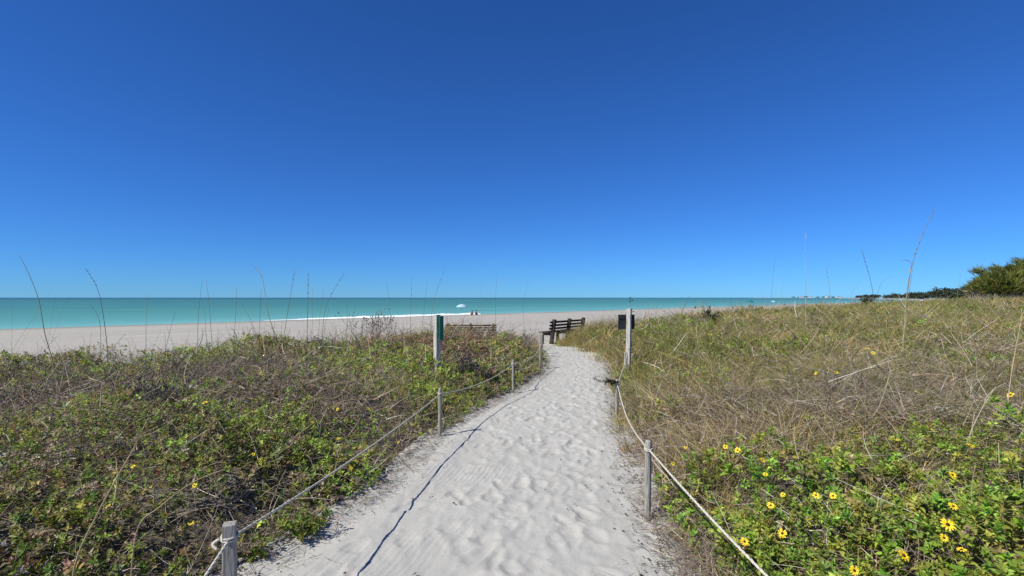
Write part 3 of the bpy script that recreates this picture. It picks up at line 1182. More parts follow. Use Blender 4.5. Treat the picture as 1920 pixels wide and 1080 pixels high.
# ------------------------------------------------------------------ tall grass stalks
def stalk(pts, label, group, r0=0.006, mat=None, head=0.0, seed=0, base=None, depth=None, leaf=False):
    """pts: pixels from base to tip, the base standing among the plants"""
    r = np.random.default_rng(seed + 7)
    if depth is None:
        p = spot(*(base or pts[0]), lift=0.9)
        Y = p[1]
    else:
        Y = depth
    P = []
    lean = r.normal(0, 0.05)
    for i, q in enumerate(pts):
        yy = Y * (1 + lean * i / len(pts))
        d = ray(*q)
        P.append(Vector((d[0] * yy, yy, EYE + d[2] * yy)))
    g0 = float(ground_z(P[0].x, P[0].y))
    foot = Vector((P[0].x - (P[1].x - P[0].x) * 0.25, P[0].y, g0 - 0.02))
    if P[0].z > g0 + 0.03:
        P = [foot] + P
    # smooth the polyline
    S = []
    n = len(P)
    for i in range(n - 1):
        p0, p1, p2, p3 = P[max(i - 1, 0)], P[i], P[i + 1], P[min(i + 2, n - 1)]
        for k in range(5):
            t = k / 5
            S.append(0.5 * ((2 * p1) + (p2 - p0) * t + (2 * p0 - 5 * p1 + 4 * p2 - p3) * t * t + (3 * p1 - p0 - 3 * p2 + p3) * t ** 3))
    S.append(P[-1])
    rad = [r0 * (1 - 0.72 * i / (len(S) - 1)) for i in range(len(S))]
    root = empty('grass_stalk', foot)
    tag(root, label, 'grass stalk', group)
    loc = [q - foot for q in S]
    m = MB()
    m.tube(loc, rad, 5)
    mt = mat or M_STALK
    m.build('stem', mt, root, True)
    if head > 0:
        h = MB()
        i0 = int(len(loc) * (1 - head))
        for i in range(i0, len(loc)):
            p = loc[i]
            d = (loc[i] - loc[i - 1]).normalized()
            for k in range(3):
                sd = Vector((r.normal(), r.normal() * 0.6, r.normal() * 0.4)).normalized()
                ln = r0 * (4 + 4 * r.random())
                h.tube([p, p + d * ln * 0.7 + sd * ln * 0.3, p + d * ln * 1.25 + sd * ln * 0.34], [r0 * 0.15, r0 * 0.24, r0 * 0.05], 4)
        h.build('seed_head', mt, root)['kind'] = 'stuff'
    if leaf:
        for k in range(2):
            i = int(len(loc) * (0.30 + 0.22 * k))
            p = loc[i]
            s_ = -1 if k else 1
            w = r0 * 1.6
            q = [p, p + Vector((0.05 * s_, 0.01, 0.13)), p + Vector((0.14 * s_, 0.02, 0.21)), p + Vector((0.25 * s_, 0.02, 0.20))]
            l = MB()
            l.tube(q, [w * 0.5, w * 0.6, w * 0.4, w * 0.1], 4)
            l.build('leaf', mt, root)
    return root


GL = 'grass stalks on the left dune'
GR = 'grass stalks on the right dune'
T = [
    ([(100, 682), (84, 625), (72, 560), (50, 505), (34, 477)], 'tallest dark grass stalk at the far left arching up to the left', 0.008, 0, False),
    ([(22, 655), (23, 600), (24, 560)], 'straight upright stalk nearest the left edge of the picture', 0.005, 0, False),
    ([(20, 660), (60, 600), (84, 565), (100, 537)], 'slanting stalk that crosses the tallest stalk at the far left', 0.006, 0, False),
    ([(30, 662), (58, 615), (70, 590)], 'short stalk leaning right at the far left beach edge', 0.004, 0, False),
    ([(90, 645), (99, 590), (106, 552)], 'upright stalk just right of the tallest stalk at the far left', 0.005, 0, False),
    ([(96, 640), (114, 590), (133, 546)], 'stalk leaning right beside the tallest stalk at the far left', 0.006, 0, False),
    ([(118, 665), (98, 632), (80, 610)], 'short stalk leaning left across the foot of the tallest one', 0.004, 0, False),
    ([(112, 650), (113, 615)], 'shortest upright stalk right of the tallest one', 0.004, 0, False),
    ([(201, 650), (191, 575), (181, 537), (163, 507)], 'second tallest stalk of the left dune bowing left over the horizon', 0.0062, 0.25, False),
    ([(189, 652), (186, 600), (167, 567)], 'bent stalk joining the foot of the bowed stalk on the left', 0.005, 0, False),
    ([(274, 660), (274, 600), (276, 550)], 'lone upright stalk between the bowed stalk and the sea foam', 0.006, 0, False),
    ([(310, 660), (320, 615), (330, 582)], 'short stalk leaning right before the start of the foam', 0.005, 0, False),
    ([(346, 660), (355, 622)], 'tiny stalk left of the close pair of stalks', 0.004, 0, False),
    ([(370, 655), (372, 590), (379, 527)], 'left one of a close pair of stalks above the bright foam', 0.006, 0, False),
    ([(398, 655), (392, 570), (386, 522)], 'right one of a close pair of stalks above the bright foam', 0.006, 0, False),
    ([(388, 655), (383, 575)], 'short stalk inside the close pair of stalks', 0.004, 0, False),
    ([(438, 645), (442, 590), (444, 536)], 'dark upright stalk rising left of the bright green crest', 0.007, 0, False),
    ([(446, 640), (452, 585)], 'short stalk doubling the dark upright one by the green crest', 0.004, 0, False),
    ([(482, 635), (466, 592), (450, 563)], 'stalk leaning far left over the bright green crest', 0.006, 0, False),
    ([(486, 640), (488, 570), (490, 540)], 'upright stalk behind the bent tip one over the green crest', 0.005, 0, False),
    ([(520, 645), (502, 585), (497, 550), (491, 520), (480, 503)], 'tall dark stalk over the green crest with its tip bent left', 0.0085, 0.2, False),
    ([(486, 590), (478, 540)], 'short stalk crossing the bent tip one over the green crest', 0.004, 0, False),
    ([(529, 650), (543, 565), (552, 510)], 'tall stalk leaning right of the bright green crest', 0.007, 0.2, False),
    ([(523, 648), (532, 600)], 'short stalk beside the one leaning right of the green crest', 0.004, 0, False),
    ([(575, 655), (577, 580), (578, 518)], 'dark thick upright stalk left of the dead shrub', 0.0085, 0.3, False),
    ([(583, 655), (586, 600), (586, 538)], 'stalk just right of the dark thick upright one', 0.005, 0, False),
    ([(596, 650), (600, 590), (608, 538)], 'second stalk right of the dark thick upright one', 0.005, 0, False),
    ([(604, 652), (608, 590), (621, 553), (643, 516)], 'stalk with a long tip sweeping right above the dead shrub', 0.0065, 0.25, False),
    ([(650, 650), (651, 555)], 'left one of two faint stalks above the dead shrub', 0.005, 0, False),
    ([(660, 645), (667, 560)], 'right one of two faint stalks above the dead shrub', 0.004, 0, False),
    ([(735, 650), (731, 580), (725, 528)], 'dark stalk right of the dead shrub leaning slightly left', 0.0065, 0, False),
    ([(745, 645), (740, 590)], 'short stalk right of the dead shrub', 0.004, 0, False),
    ([(770, 640), (770, 580), (772, 526)], 'upright stalk halfway between the dead shrub and the green sign', 0.0065, 0.2, False),
    ([(764, 640), (762, 590)], 'short stalk left of the halfway upright one', 0.004, 0, False),
    ([(790, 640), (795, 580), (801, 530)], 'faint stalk left of the tall one by the green sign', 0.005, 0, False),
    ([(806, 650), (812, 570), (834, 505)], 'tall stalk just left of the green sign leaning right', 0.0065, 0.2, False),
    ([(843, 640), (845, 570)], 'faint stalk right behind the green sign board', 0.004, 0, False),
    ([(902, 630), (904, 575), (902, 528)], 'stalk rising behind the left bench with a straight tip', 0.006, 0, False),
    ([(930, 630), (929, 570), (932, 514)], 'tall thin stalk right of the left bench', 0.006, 0, False),
    ([(985, 635), (981, 575), (993, 520)], 'slim stalk on the dune left of the path end', 0.005, 0, False),
    ([(958, 635), (957, 585)], 'faint short stalk right of the left bench', 0.004, 0, False),
]
for i, (p, lab, r0, hd, lf) in enumerate(T):
    stalk(p, lab, GL, r0 * 1.05, None, hd, i, leaf=lf)
TR = [
    ([(1446, 590), (1448, 530), (1454, 485)], 'pale slim stalk left of the tall upright one on the right dune', 0.008, M_STALK, 0.25, 17),
    ([(1462, 590), (1466, 550), (1471, 518)], 'faint short stalk right of the pale slim one', 0.006, M_STALK, 0, 17),
    ([(1427, 590), (1428, 538)], 'faint short stalk left of the pale slim one', 0.005, M_STALK, 0, 17),
    ([(1511, 600), (1511, 510), (1510, 438)], 'tall straight upright stalk against the sky on the right dune', 0.013, M_STALK_TAN, 0.3, 16),
    ([(1560, 600), (1555, 540), (1549, 503)], 'dark stalk leaning left next to the tall straight one', 0.010, M_STALK, 0.2, 17),
    ([(1535, 590), (1533, 545)], 'faint short stalk next to the tall straight upright one', 0.005, M_STALK, 0, 18),
    ([(1643, 600), (1637, 550), (1628, 510), (1617, 474)], 'dark curved stalk leaning left above the far small bush', 0.010, M_STALK, 0.25, 15),
    ([(1592, 590), (1600, 545), (1626, 517)], 'faint blade bowing right before the dark curved stalk', 0.006, M_STALK, 0, 16),
    ([(1641, 590), (1650, 535), (1675, 517)], 'thin blade bowing right from the dark curved stalk', 0.006, M_STALK, 0, 15),
    ([(1694, 645), (1702, 545), (1712, 490), (1730, 440), (1751, 395)], 'tallest stalk of the right dune leaning right high into the sky', 0.011, M_STALK, 0.35, 11),
    ([(1697, 625), (1706, 540), (1714, 487)], 'green upright stalk doubling the tallest one on the right', 0.009, M_STALK, 0, 11.2),
    ([(1695, 620), (1701, 540), (1708, 500), (1705, 490), (1689, 488)], 'pale stalk with its tip broken over flat to the left', 0.008, M_STALK_TAN, 0.2, 11.4),
    ([(1794, 560), (1803, 498)], 'faint stalk left of the evergreen clump', 0.008, M_STALK, 0, 17),
    ([(1695, 680), (1693, 640), (1700, 590)], 'pale dry stalk below the tallest stalk on the right', 0.011, M_STALK_TAN, 0, 10),
    ([(1876, 900), (1886, 790), (1898, 690), (1917, 590)], 'long straw stalk with a swollen joint near the right edge', 0.008, M_STALK_TAN, 0.12, 4.6),
    ([(1880, 1010), (1876, 920), (1872, 830)], 'pale broken straw stem low at the right edge', 0.007, M_STALK_TAN, 0, 3.4),
]
for i, (p, lab, r0, mt, hd, dp) in enumerate(TR):
    stalk(p, lab, GR, r0 * 0.95, mt, hd, 60 + i, depth=dp)
stalk([(140, 1062), (182, 965), (228, 880), (252, 838), (262, 812)], 'long dry stalk with a pale husk lying over the left foreground plants', None, 0.006, M_STALK_TAN, 0.12, 90, depth=2.75)
stalk([(255, 1000), (300, 950), (360, 905), (420, 880)], 'grey fallen stem bridging the left foreground creepers', None, 0.004, M_STALK_TAN, 0, 91, depth=2.9)

# ------------------------------------------------------------------ yellow flowers
def flower_meshes():
    r = np.random.default_rng(3)
    p = MB()
    n = 11
    for k in range(n):
        a = 2 * math.pi * k / n + r.normal(0, 0.06)
        ln = 0.029 * (0.88 + 0.24 * r.random())
        ca, sa = math.cos(a), math.sin(a)
        def at(rr, w, z): return (ca * rr - sa * w, sa * rr + ca * w, z)
        dz = r.normal(0, 0.002)
        p.add([at(0.007, -0.003, 0.001), at(0.007, 0.003, 0.001), at(0.007 + ln * 0.5, 0.0058, 0.006 + dz), at(0.007 + ln * 0.92, 0.003, 0.003 + dz),
               at(0.007 + ln * 0.92, -0.003, 0.003 + dz), at(0.007 + ln * 0.5, -0.0058, 0.006 + dz), at(0.007 + ln * 0.5, 0, 0.0038 + dz)],
              [(0, 1, 6), (1, 2, 6), (2, 3, 6), (3, 4, 6), (4, 5, 6), (5, 0, 6)])
    petals = p.build('petals', M_PETAL)
    petals['kind'] = 'stuff'
    d = MB()
    rings = [(0.0095, 0.0), (0.0092, 0.004), (0.006, 0.0075), (0.002, 0.009)]
    vs, fs = [], []
    for rr, z in rings:
        for k in range(10):
            a = 2 * math.pi * k / 10
            vs.append((rr * math.cos(a), rr * math.sin(a), z))
    for i in range(3):
        for k in range(10):
            k2 = (k + 1) % 10
            fs.append((i * 10 + k, i * 10 + k2, (i + 1) * 10 + k2, (i + 1) * 10 + k))
    fs.append(tuple(30 + k for k in range(10)))
    d.add(vs, fs)
    disc = d.build('flower_disc', M_DISC, None, True)
    s = MB()
    s.tube([(0, 0, 0.0), (0.004, 0, -0.06), (0.0, 0.004, -0.16)], [0.002, 0.0022, 0.0025], 5)
    stem = s.build('flower_stem', M_STEMGREEN)
    return petals, disc, stem


FR = 'yellow flowers of the right hand creepers'
FL = 'yellow flowers of the left hand creepers'
FLOWERS = [
    (1787, 962, 'yellow flower just above the largest one at the lower right', FR, 1.15), (1777, 986, 'largest yellow flower with a dark centre at the lower right', FR, 1.45),
    (1770, 1030, 'yellow flower half turned away below the largest one', FR, 1.1), (1786, 1048, 'left flower of the touching pair at the lower right', FR, 1.1),
    (1803, 1054, 'right flower of the touching pair at the lower right', FR, 1.1), (1694, 1056, 'open yellow flower alone near the bottom edge on the right', FR, 1.3),
    (1602, 1077, 'yellow flower cut by the bottom edge of the picture', FR, 1.25), (1467, 997, 'open yellow flower in the middle of the right creepers', FR, 1.3),
    (1445, 965, 'yellow flower just above the open one in the middle of the right creepers', FR, 1.1), (1396, 1018, 'yellow flower right beside the lower right rope', FR, 1.1),
    (1250, 922, 'yellow flower closest to the tall right rope post', FR, 1.1), (1530, 938, 'left one of two flowers side by side amid the right creepers', FR, 0.95), (1562, 936, 'right one of two flowers side by side amid the right creepers', FR, 0.95), (1468, 935, 'yellow flower between the open one and the back edge of the right creepers', FR, 0.95),
    (1360, 849, 'left flower of the pair at the back edge of the right creepers', FR, 1.1), (1383, 849, 'right flower of the pair at the back edge of the right creepers', FR, 1.1),
    (1285, 843, 'yellow flower right behind the tall right rope post', FR, 0.95), (1430, 868, 'upper one of two flowers right of the back edge pair', FR, 0.95), (1614, 860, 'orange tinted flower against the dead brush on the right', FR, 1.0), (1435, 893, 'lower one of two flowers right of the back edge pair', FR, 0.95),
    (1262, 880, 'yellow flower above the one closest to the tall right post', FR, 0.9), (1895, 748, 'yellow flower beside the long straw stalk at the right edge', FR, 1.5), (1820, 842, 'yellow flower in the straw left of the long stalk', FR, 1.0), (1786, 900, 'yellow flower low between straw stems above the largest flower', FR, 1.0), (1905, 965, 'yellow flower at the right edge level with the largest flower', FR, 1.0),
    (1780, 648, 'far yellow flower alone below the evergreen trees', FR, 1.5), (1626, 658, 'left one of the far flower pair below the small dark bush', FR, 1.5), (1637, 664, 'right one of the far flower pair below the small dark bush', FR, 1.3), (1672, 672, 'far yellow flower left of the tallest stalk foot', FR, 1.3), (1530, 705, 'far yellow flower below the tall upright stalk', FR, 1.1), (1720, 735, 'yellow flower in the dead brush right of the tallest stalk', FR, 1.1), (1568, 700, 'far yellow flower below the dark leaning stalk', FR, 1.1),
    (305, 963, 'right flower of the bright pair in the left foreground', FL, 1.15), (283, 952, 'left flower of the bright pair in the left foreground', FL, 1.05),
    (203, 968, 'yellow flower left of the bright foreground pair', FL, 1.0), (310, 980, 'small flower just under the bright foreground pair', FL, 0.8), (359, 845, 'yellow flower beside the husk of the long dry stalk', FL, 0.95), (362, 748, 'left one of two flowers at the edge of the dark brush', FL, 1.1), (384, 760, 'right one of two flowers at the edge of the dark brush', FL, 1.1), (505, 748, 'yellow flower midway between dark brush and green sign', FL, 1.1), (520, 713, 'highest yellow flower on the left dune', FL, 1.2),
    (470, 755, 'yellow flower just left of the midway one on the left dune', FL, 1.0), (585, 790, 'yellow flower among bright creepers left of the thin rope post', FL, 0.9), (633, 770, 'yellow flower high above the middle of the left rope', FL, 1.0), (665, 866, 'yellow flower right at the left rope halfway along it', FL, 1.0), (658, 878, 'smaller flower touching the left rope', FL, 0.8),
    (635, 828, 'yellow flower just above the middle of the left rope', FL, 1.0), (497, 880, 'yellow flower above the lower third of the left rope', FL, 1.0), (365, 915, 'yellow flower above the nearest left post', FL, 0.9), (358, 985, 'yellow flower low beside the nearest left post', FL, 0.9), (475, 852, 'yellow flower in the bright patch up from the nearest post', FL, 0.9), (530, 800, 'yellow flower at the top of the bright creeper patch', FL, 0.9),
    (250, 880, 'yellow flower under the long dry stalk', FL, 0.8), (125, 716, 'yellow flower at the far left below the tallest stalk', FL, 0.9), (747, 832, 'yellow flower close to the thin round rope post', FL, 0.9), (690, 765, 'yellow flower left of the thin round rope post', FL, 0.9), (75, 1066, 'yellow flower in the lower left corner', FL, 1.0),
]
PET, DSC, STM = flower_meshes()
r = np.random.default_rng(17)
for i, (px, py, lab, grp, sc) in enumerate(FLOWERS):
    p = spot(px, py, 1.0)
    root = empty('yellow_flower', (p[0], p[1], p[2] + r.normal(0.012, 0.012)))
    nrm = Vector((r.normal(-0.2, 0.6), r.normal(-0.45, 0.55), 0.9)).normalized()
    root.rotation_euler = nrm.to_track_quat('Z', 'Y').to_euler()
    sc *= 0.68 * (0.85 + 0.3 * r.random())
    root.scale = (sc, sc, sc)
    tag(root, lab, 'flower', grp)
    for q in (PET, DSC, STM):
        c = q if i == 0 else q.copy()
        if i: COL.objects.link(c)
        c.parent = root

# ------------------------------------------------------------------ single plants
def leafy_plant(name, base, height, spread, nshoot, size, cols, label, cat, seed, group=None, K=8, fine=True, axis=(0, 0, 1)):
    r = np.random.default_rng(seed)
    root = empty(name, base)
    tag(root, label, cat, group)
    st, lf = Soup(), Soup()
    ends = np.stack([r.normal(0, spread, nshoot), r.normal(0, spread, nshoot), height * (0.35 + 0.65 * r.random(nshoot))], 1)
    ends += np.outer(ends[:, 2], np.array(axis) - np.array([0, 0, 1]))
    D = unit(ends)
    L = np.linalg.norm(ends, axis=1)
    blades(st, np.zeros((nshoot, 3)), D, L, np.zeros((nshoot, 3)), np.full(nshoot, size * 0.07), vary((0.12, 0.12, 0.05), nshoot, 0.2, r), 3, 0.4, True, r)
    for t in (0.55, 0.8, 1.0):
        C = vary(pick(cols, [1] * len(cols), nshoot, r), nshoot, 0.2, r)
        rosettes(lf, ends * t + r.normal(0, size * 0.3, (nshoot, 3)), D, K, np.full(nshoot, size), C, fine, r)
    st.build('stems', M_TWIG, root)['kind'] = 'stuff'
    lf.build('leaves', M_LEAF, root)['kind'] = 'stuff'
    return root


def gp(px, py):
    p = spot(px, py, 0.0)
    return (p[0], p[1], float(ground_z(p[0], p[1])))


leafy_plant('creeper_plant', gp(570, 1000), 0.16, 0.09, 16, 0.045, GREENS[:3], 'small bright green plant spilling onto the sand under the left rope', 'plant', 4)
leafy_plant('creeper_plant', gp(478, 1040), 0.07, 0.10, 8, 0.035, GREENS, 'low reddish green plant right of the nearest rope post', 'plant', 5)
leafy_plant('leafy_sprig', (1.43, 7.47, float(ground_z(1.47, 7.52)) + 0.56), 0.05, 0.04, 5, 0.045, [(0.045, 0.055, 0.02), (0.06, 0.05, 0.03)],
            'dark dry sprig of leaves hanging off the top of the right rope post', 'sprig', 6, axis=(-3.0, 0, 0.6))
p = (2.92, 13.35, float(ground_z(2.92, 13.35)))
leafy_plant('weed', p, 1.80 - p[2], 0.04, 10, 0.10, [(0.03, 0.055, 0.03), (0.05, 0.08, 0.035)], 'dark green weed poking up behind the right sign post', 'plant', 7, K=5)
p = np.array(spot(1333, 592)); p[2] = ground_z(p[0], p[1])
leafy_plant('weed', p, 0.95, 0.14, 12, 0.13, [(0.04, 0.06, 0.03), (0.06, 0.07, 0.04)], 'small dark weed standing alone on the dune edge right of the sign', 'plant', 8, K=6)
p = np.array([0.665 * 46, 46.0, 0]); p[2] = ground_z(p[0], p[1])
leafy_plant('bush', p, 1.15, 0.26, 40, 0.18, [(0.035, 0.055, 0.022), (0.06, 0.075, 0.03)], 'small dark round bush on the far right dune before the tree line', 'bush', 9, K=7, fine=False)


def dead_shrub(px, py, h, w, label, seed, depth=1):
    r = np.random.default_rng(seed)
    p = spot(px, py, 0.9)
    z = float(ground_z(p[0], p[1]))
    root = empty('dead_shrub', (p[0], p[1], z))
    tag(root, label, 'shrub', 'dead bare shrubs on the dune')
    m = MB()
    tips = MB()

    def grow(a, d, ln, rad, lev):
        mid = a + d * ln * 0.5 + Vector(r.normal(0, 0.05 * ln, 3))
        b = a + d * ln
        m.tube([a, mid, b], [rad, rad * 0.85, rad * 0.6], 4, False)
        if lev == 0:
            tips.tube([b, b + d * 0.018, b + d * 0.035], [0.004, 0.009, 0.003], 4)
            return
        for _ in range(3):
            dd = (d + Vector((r.normal(0, 0.5), r.normal(0, 0.35), 0.25 + r.normal(0, 0.25)))).normalized()
            grow(b.copy(), dd, ln * (0.55 + 0.3 * r.random()), rad * 0.62, lev - 1)
    for k in range(7):
        d = Vector((r.normal(0, w), r.normal(0, 0.35), 1)).normalized()
        grow(Vector((r.normal(0, 0.25), r.normal(0, 0.1), 0)), d, h * 0.42, 0.008, 3)
    m.build('branches', M_BARK, root)['kind'] = 'stuff'
    tips.build('seed_head', M_BARK, root)['kind'] = 'stuff'
    return root


dead_shrub(672, 655, 0.95, 0.55, 'bare grey dead shrub on the dune crest against the beach', 31)
dead_shrub(860, 690, 0.45, 0.6, 'tangled dead shrub just right of the green sign post', 33)
dead_shrub(300, 735, 0.42, 0.8, 'low grey dead shrub in the dark brush of the left dune', 35)
dead_shrub(975, 640, 0.6, 0.5, 'bare dead shrub on the dune top left of the path end', 36)

# ------------------------------------------------------------------ evergreen trees at the right
def evergreen(x, y, h, w, label, seed):
    r = np.random.default_rng(seed)
    z = float(ground_z(x, y))
    root = empty('evergreen_tree', (x, y, z))
    tag(root, label, 'tree', 'evergreen trees at the right edge')
    tr = MB()
    lobes = []
    nst = 7
    for k in range(nst):
        a = 2 * math.pi * k / nst + r.normal(0, 0.3)
        reach = w * (0.25 + 0.6 * r.random())
        top = h * (0.5 + 0.4 * (1 - reach / w) + 0.1 * r.random())
        P = [Vector((0.1 * math.cos(a), 0.1 * math.sin(a), -0.1)), Vector((reach * 0.35 * math.cos(a), reach * 0.35 * math.sin(a), top * 0.4)),
             Vector((reach * 0.75 * math.cos(a), reach * 0.75 * math.sin(a), top * 0.75)), Vector((reach * math.cos(a), reach * math.sin(a), top))]
        tr.tube(P, [0.10, 0.07, 0.045, 0.02], 6)
        for q in range(5):
            b = P[1 + q % 3]
            e = b + Vector((r.normal(0, 0.45 * w * 0.5), r.normal(0, 0.45 * w * 0.5), abs(r.normal(0.35, 0.3))))
            tr.tube([b, (b + e) / 2 + Vector((0, 0, 0.08)), e], [0.035, 0.025, 0.01], 5)
            lobes.append(e)
        lobes.append(P[3])
    tr.build('trunk', M_BARK, root, True)
    S = Soup()
    for k in range(52):
        a = r.random() * 6.28
        q = r.random() ** 0.5
        lobes.append(Vector((math.cos(a) * q * w * 0.95, math.sin(a) * q * w * 0.95, h * (0.38 + 0.54 * (1 - q ** 2.2) * (0.55 + 0.45 * r.random())))))
    for b in lobes:
        n = 95
        out = Vector((b.x, b.y, 0)) * 0.5 + Vector((0, 0, 0.9))
        out = np.array(out.normalized())
        o = np.array(b) + r.normal(0, 1, (n, 3)) * np.array([0.22, 0.22, 0.14])
        D = unit(out[None] * 1.0 + r.normal(0, 0.30, (n, 3)))
        tone = 0.75 + 0.5 * r.random()
        C = vary(pick([(0.155, 0.185, 0.038), (0.225, 0.225, 0.045), (0.085, 0.115, 0.034), (0.26, 0.225, 0.06)], [4, 3, 3, 1], n, r), n, 0.2, r) * tone
        L = 0.30 + 0.42 * r.random(n)
        blades(S, o, D, L, np.stack([r.normal(0, .05, n), r.normal(0, .05, n), -0.08 * np.ones(n)], 1), 0.055 + 0.04 * r.random(n), C, 2, 0.1, False, r)
    S.build('crown', M_LEAF, root)['kind'] = 'stuff'
    # grey bare lower twigs
    t = Soup()
    n = 420
    a = r.random(n) * 6.28
    q = w * (0.3 + 0.75 * r.random(n))
    o = np.stack([np.cos(a) * q, np.sin(a) * q, h * 0.28 * r.random(n)], 1)
    blades(t, o, up_tilt(r, n, 0.4), 0.4 + 0.7 * r.random(n), r.normal(0, 0.1, (n, 3)), np.full(n, 0.03), vary((0.36, 0.32, 0.26), n, 0.25, r), 3, 0.3, False, r)
    t.build('bare_twigs', M_TWIG, root)['kind'] = 'stuff'
    return root


evergreen(38.3, 42.0, 2.3, 1.9, 'lowest leftmost evergreen tree of the clump at the right edge', 41)
evergreen(42.3, 44.0, 3.3, 2.8, 'tall evergreen tree in the middle of the clump at the right edge', 42)
evergreen(45.8, 44.5, 4.1, 3.2, 'tallest evergreen tree half cut by the right edge', 43)
evergreen(40.0, 40.5, 1.7, 1.7, 'low evergreen bush in front of the clump at the right edge', 44)

# ------------------------------------------------------------------ far shore
def far_strip(name, a, b, w, label, z=-1.0):
    a = np.array(a); b = np.array(b)
    d = unit((b - a)[None])[0]
    nrm = np.array([d[1], -d[0]])
    V, Fq = [], []
    n = 40
    prof = [(-0.12, SEA_Z - 0.4), (0.0, SEA_Z + 0.3), (0.12, z), (1.0, z + 0.4), (1.1, SEA_Z - 0.5)]
    for i in range(n):
        t = i / (n - 1)
        wob = (vn(t * 9, 3.3, 5) - 0.5) * w * 0.25
        taper = min(1, (1 - t) / 0.12 + 0.05)
        for q, zz in prof:
            p = a + (b - a) * t + nrm * (q * w * taper + wob)
            V.append((p[0], p[1], zz))
    k = len(prof)
    for i in range(n - 1):
        for j in range(k - 1):
            Fq.append((i * k + j, i * k + j + 1, (i + 1) * k + j + 1, (i + 1) * k + j))
    V = np.array(V)
    me = mesh_np(name, V, np.array(Fq), np.zeros((len(V), 3)))
    o = link_mesh(name, me, M_GROUND)
    tag(o, label, kind='structure')


A_, B_ = (505.0, 645.0), (1555.0, 2520.0)
far_strip('headland', A_, B_, 160, 'low wooded headland where the beach meets the sea')
far_strip('far_shore', (3600.0, 4600.0), (2350.0, 5200.0), 200, 'thin far shore beyond the bay', 0.0)


def tree_proto(seed):
    r = np.random.default_rng(seed)
    S = Soup()
    h = 1.0
    n = 420
    lob = np.stack([r.normal(0, 0.20, 9), r.normal(0, 0.20, 9), 0.28 + 0.54 * r.random(9)], 1)
    o = lob[r.integers(0, 9, n)] + r.normal(0, 1, (n, 3)) * np.array([0.13, 0.13, 0.10])
    C = vary(pick([(0.050, 0.068, 0.042), (0.075, 0.088, 0.050), (0.038, 0.052, 0.036)], [3, 2, 2], n, r), n, 0.2, r)
    leaves(S, o, unit(r.normal(0, 1, (n, 3)) + np.array([0, 0, 0.5])), unit(r.normal(0, 1, (n, 3)) + np.array([0, 0, 1.0])),
           0.10 + 0.08 * r.random(n), 0.07 + 0.05 * r.random(n), C, False)
    me_c = S.build('crown', M_LEAF).data
    m = MB()
    m.tube([(0, 0, -0.05), (0.02, 0, 0.25), (0.0, 0.02, 0.6)], [0.035, 0.028, 0.012], 6)
    for k in range(4):
        a = k * 1.6 + r.random()
        m.tube([(0.01, 0, 0.3 + 0.05 * k), (0.15 * math.cos(a), 0.15 * math.sin(a), 0.5 + 0.05 * k)], [0.016, 0.006], 5)
    me_t = m.build('trunk', M_BARK).data
    return me_c, me_t


for o in [o for o in bpy.data.objects if False]:
    pass
protos = []
for s in (201, 202, 203):
    before = set(bpy.data.objects)
    protos.append(tree_proto(s))
    for o in set(bpy.data.objects) - before:
        bpy.data.objects.remove(o, do_unlink=True)


def far_tree(x, y, z, h, w, k, lab, grp):
    me_c, me_t = protos[k % 3]
    root = empty('far_tree', (x, y, z), k * 1.3)
    root.scale = (w, w, h)
    tag(root, lab, 'tree', grp)
    for nm, me in (('crown', me_c), ('trunk', me_t)):
        o = bpy.data.objects.new(nm, me)
        COL.objects.link(o)
        o.parent = root


r = np.random.default_rng(77)
a, b = np.array(A_), np.array(B_)
d = b - a
nrm = np.array([d[1], -d[0]]) / np.linalg.norm(d)
for k, u in enumerate(np.linspace(0.621, 0.775, 66)):
    t = (u * a[1] - a[0]) / (d[0] - u * d[1])
    t = min(max(t, 0), 0.985)
    p = a + d * t + nrm * (28 + 50 * r.random())
    h = (9.5 + 5.0 * r.random()) * (0.86 + 0.28 * t)
    far_tree(p[0], p[1], -1.0, h, h * (1.0 + 0.5 * r.random()), k, 'dark tree in the wood on the distant headland', 'trees on the distant headland')
for k, u in enumerate(np.linspace(0.775, 0.90, 26)):
    dd = 560 - 900 * (u - 0.775) + 60 * r.random()
    h = 8.5 + 4.0 * r.random()
    far_tree(u * dd + 12, dd, 0.5, h, h * (1.0 + 0.5 * r.random()), k + 1, 'dark tree behind the far beach next to the right hand clump', 'trees behind the far beach')

M_FARWALL = plain('pale_far_wall', (0.55, 0.55, 0.55), 0.8, 0.2, 0.05, 0.2)
M_FARROOF = plain('grey_far_roof', (0.22, 0.22, 0.23), 0.8, 0.2, 0.05, 0.2)
for px, w, h, lab in ((1497, 34, 9, 'low dark roofed building on the far shore'), (1515, 26, 14, 'pale building right of the low one on the far shore'),
                      (1545, 22, 18, 'tallest pale building on the far shore'), (1568, 40, 9, 'long low building at the right of the far shore')):
    u = (px - 960) / F
    t = (u * 4600 - 3600) / (-1250 - u * 600)
    x = 3600 - 1250 * t; y = 4600 + 600 * t
    root = empty('far_building', (x + 60, y + 60, 0.2))
    tag(root, lab, 'building', 'buildings on the far shore')
    m = MB(); m.box((0, 0, h / 2), (w, 14, h)); m.build('wall', M_FARWALL, root)
    m = MB(); m.add([(-w / 2 - 1, -8, h), (w / 2 + 1, -8, h), (w / 2 + 1, 8, h), (-w / 2 - 1, 8, h), (-w / 2 + 3, 0, h + 3.5), (w / 2 - 3, 0, h + 3.5)],
                    [(0, 1, 5, 4), (1, 2, 5), (2, 3, 4, 5), (3, 0, 4), (3, 2, 1, 0)]); m.build('roof', M_FARROOF, root)
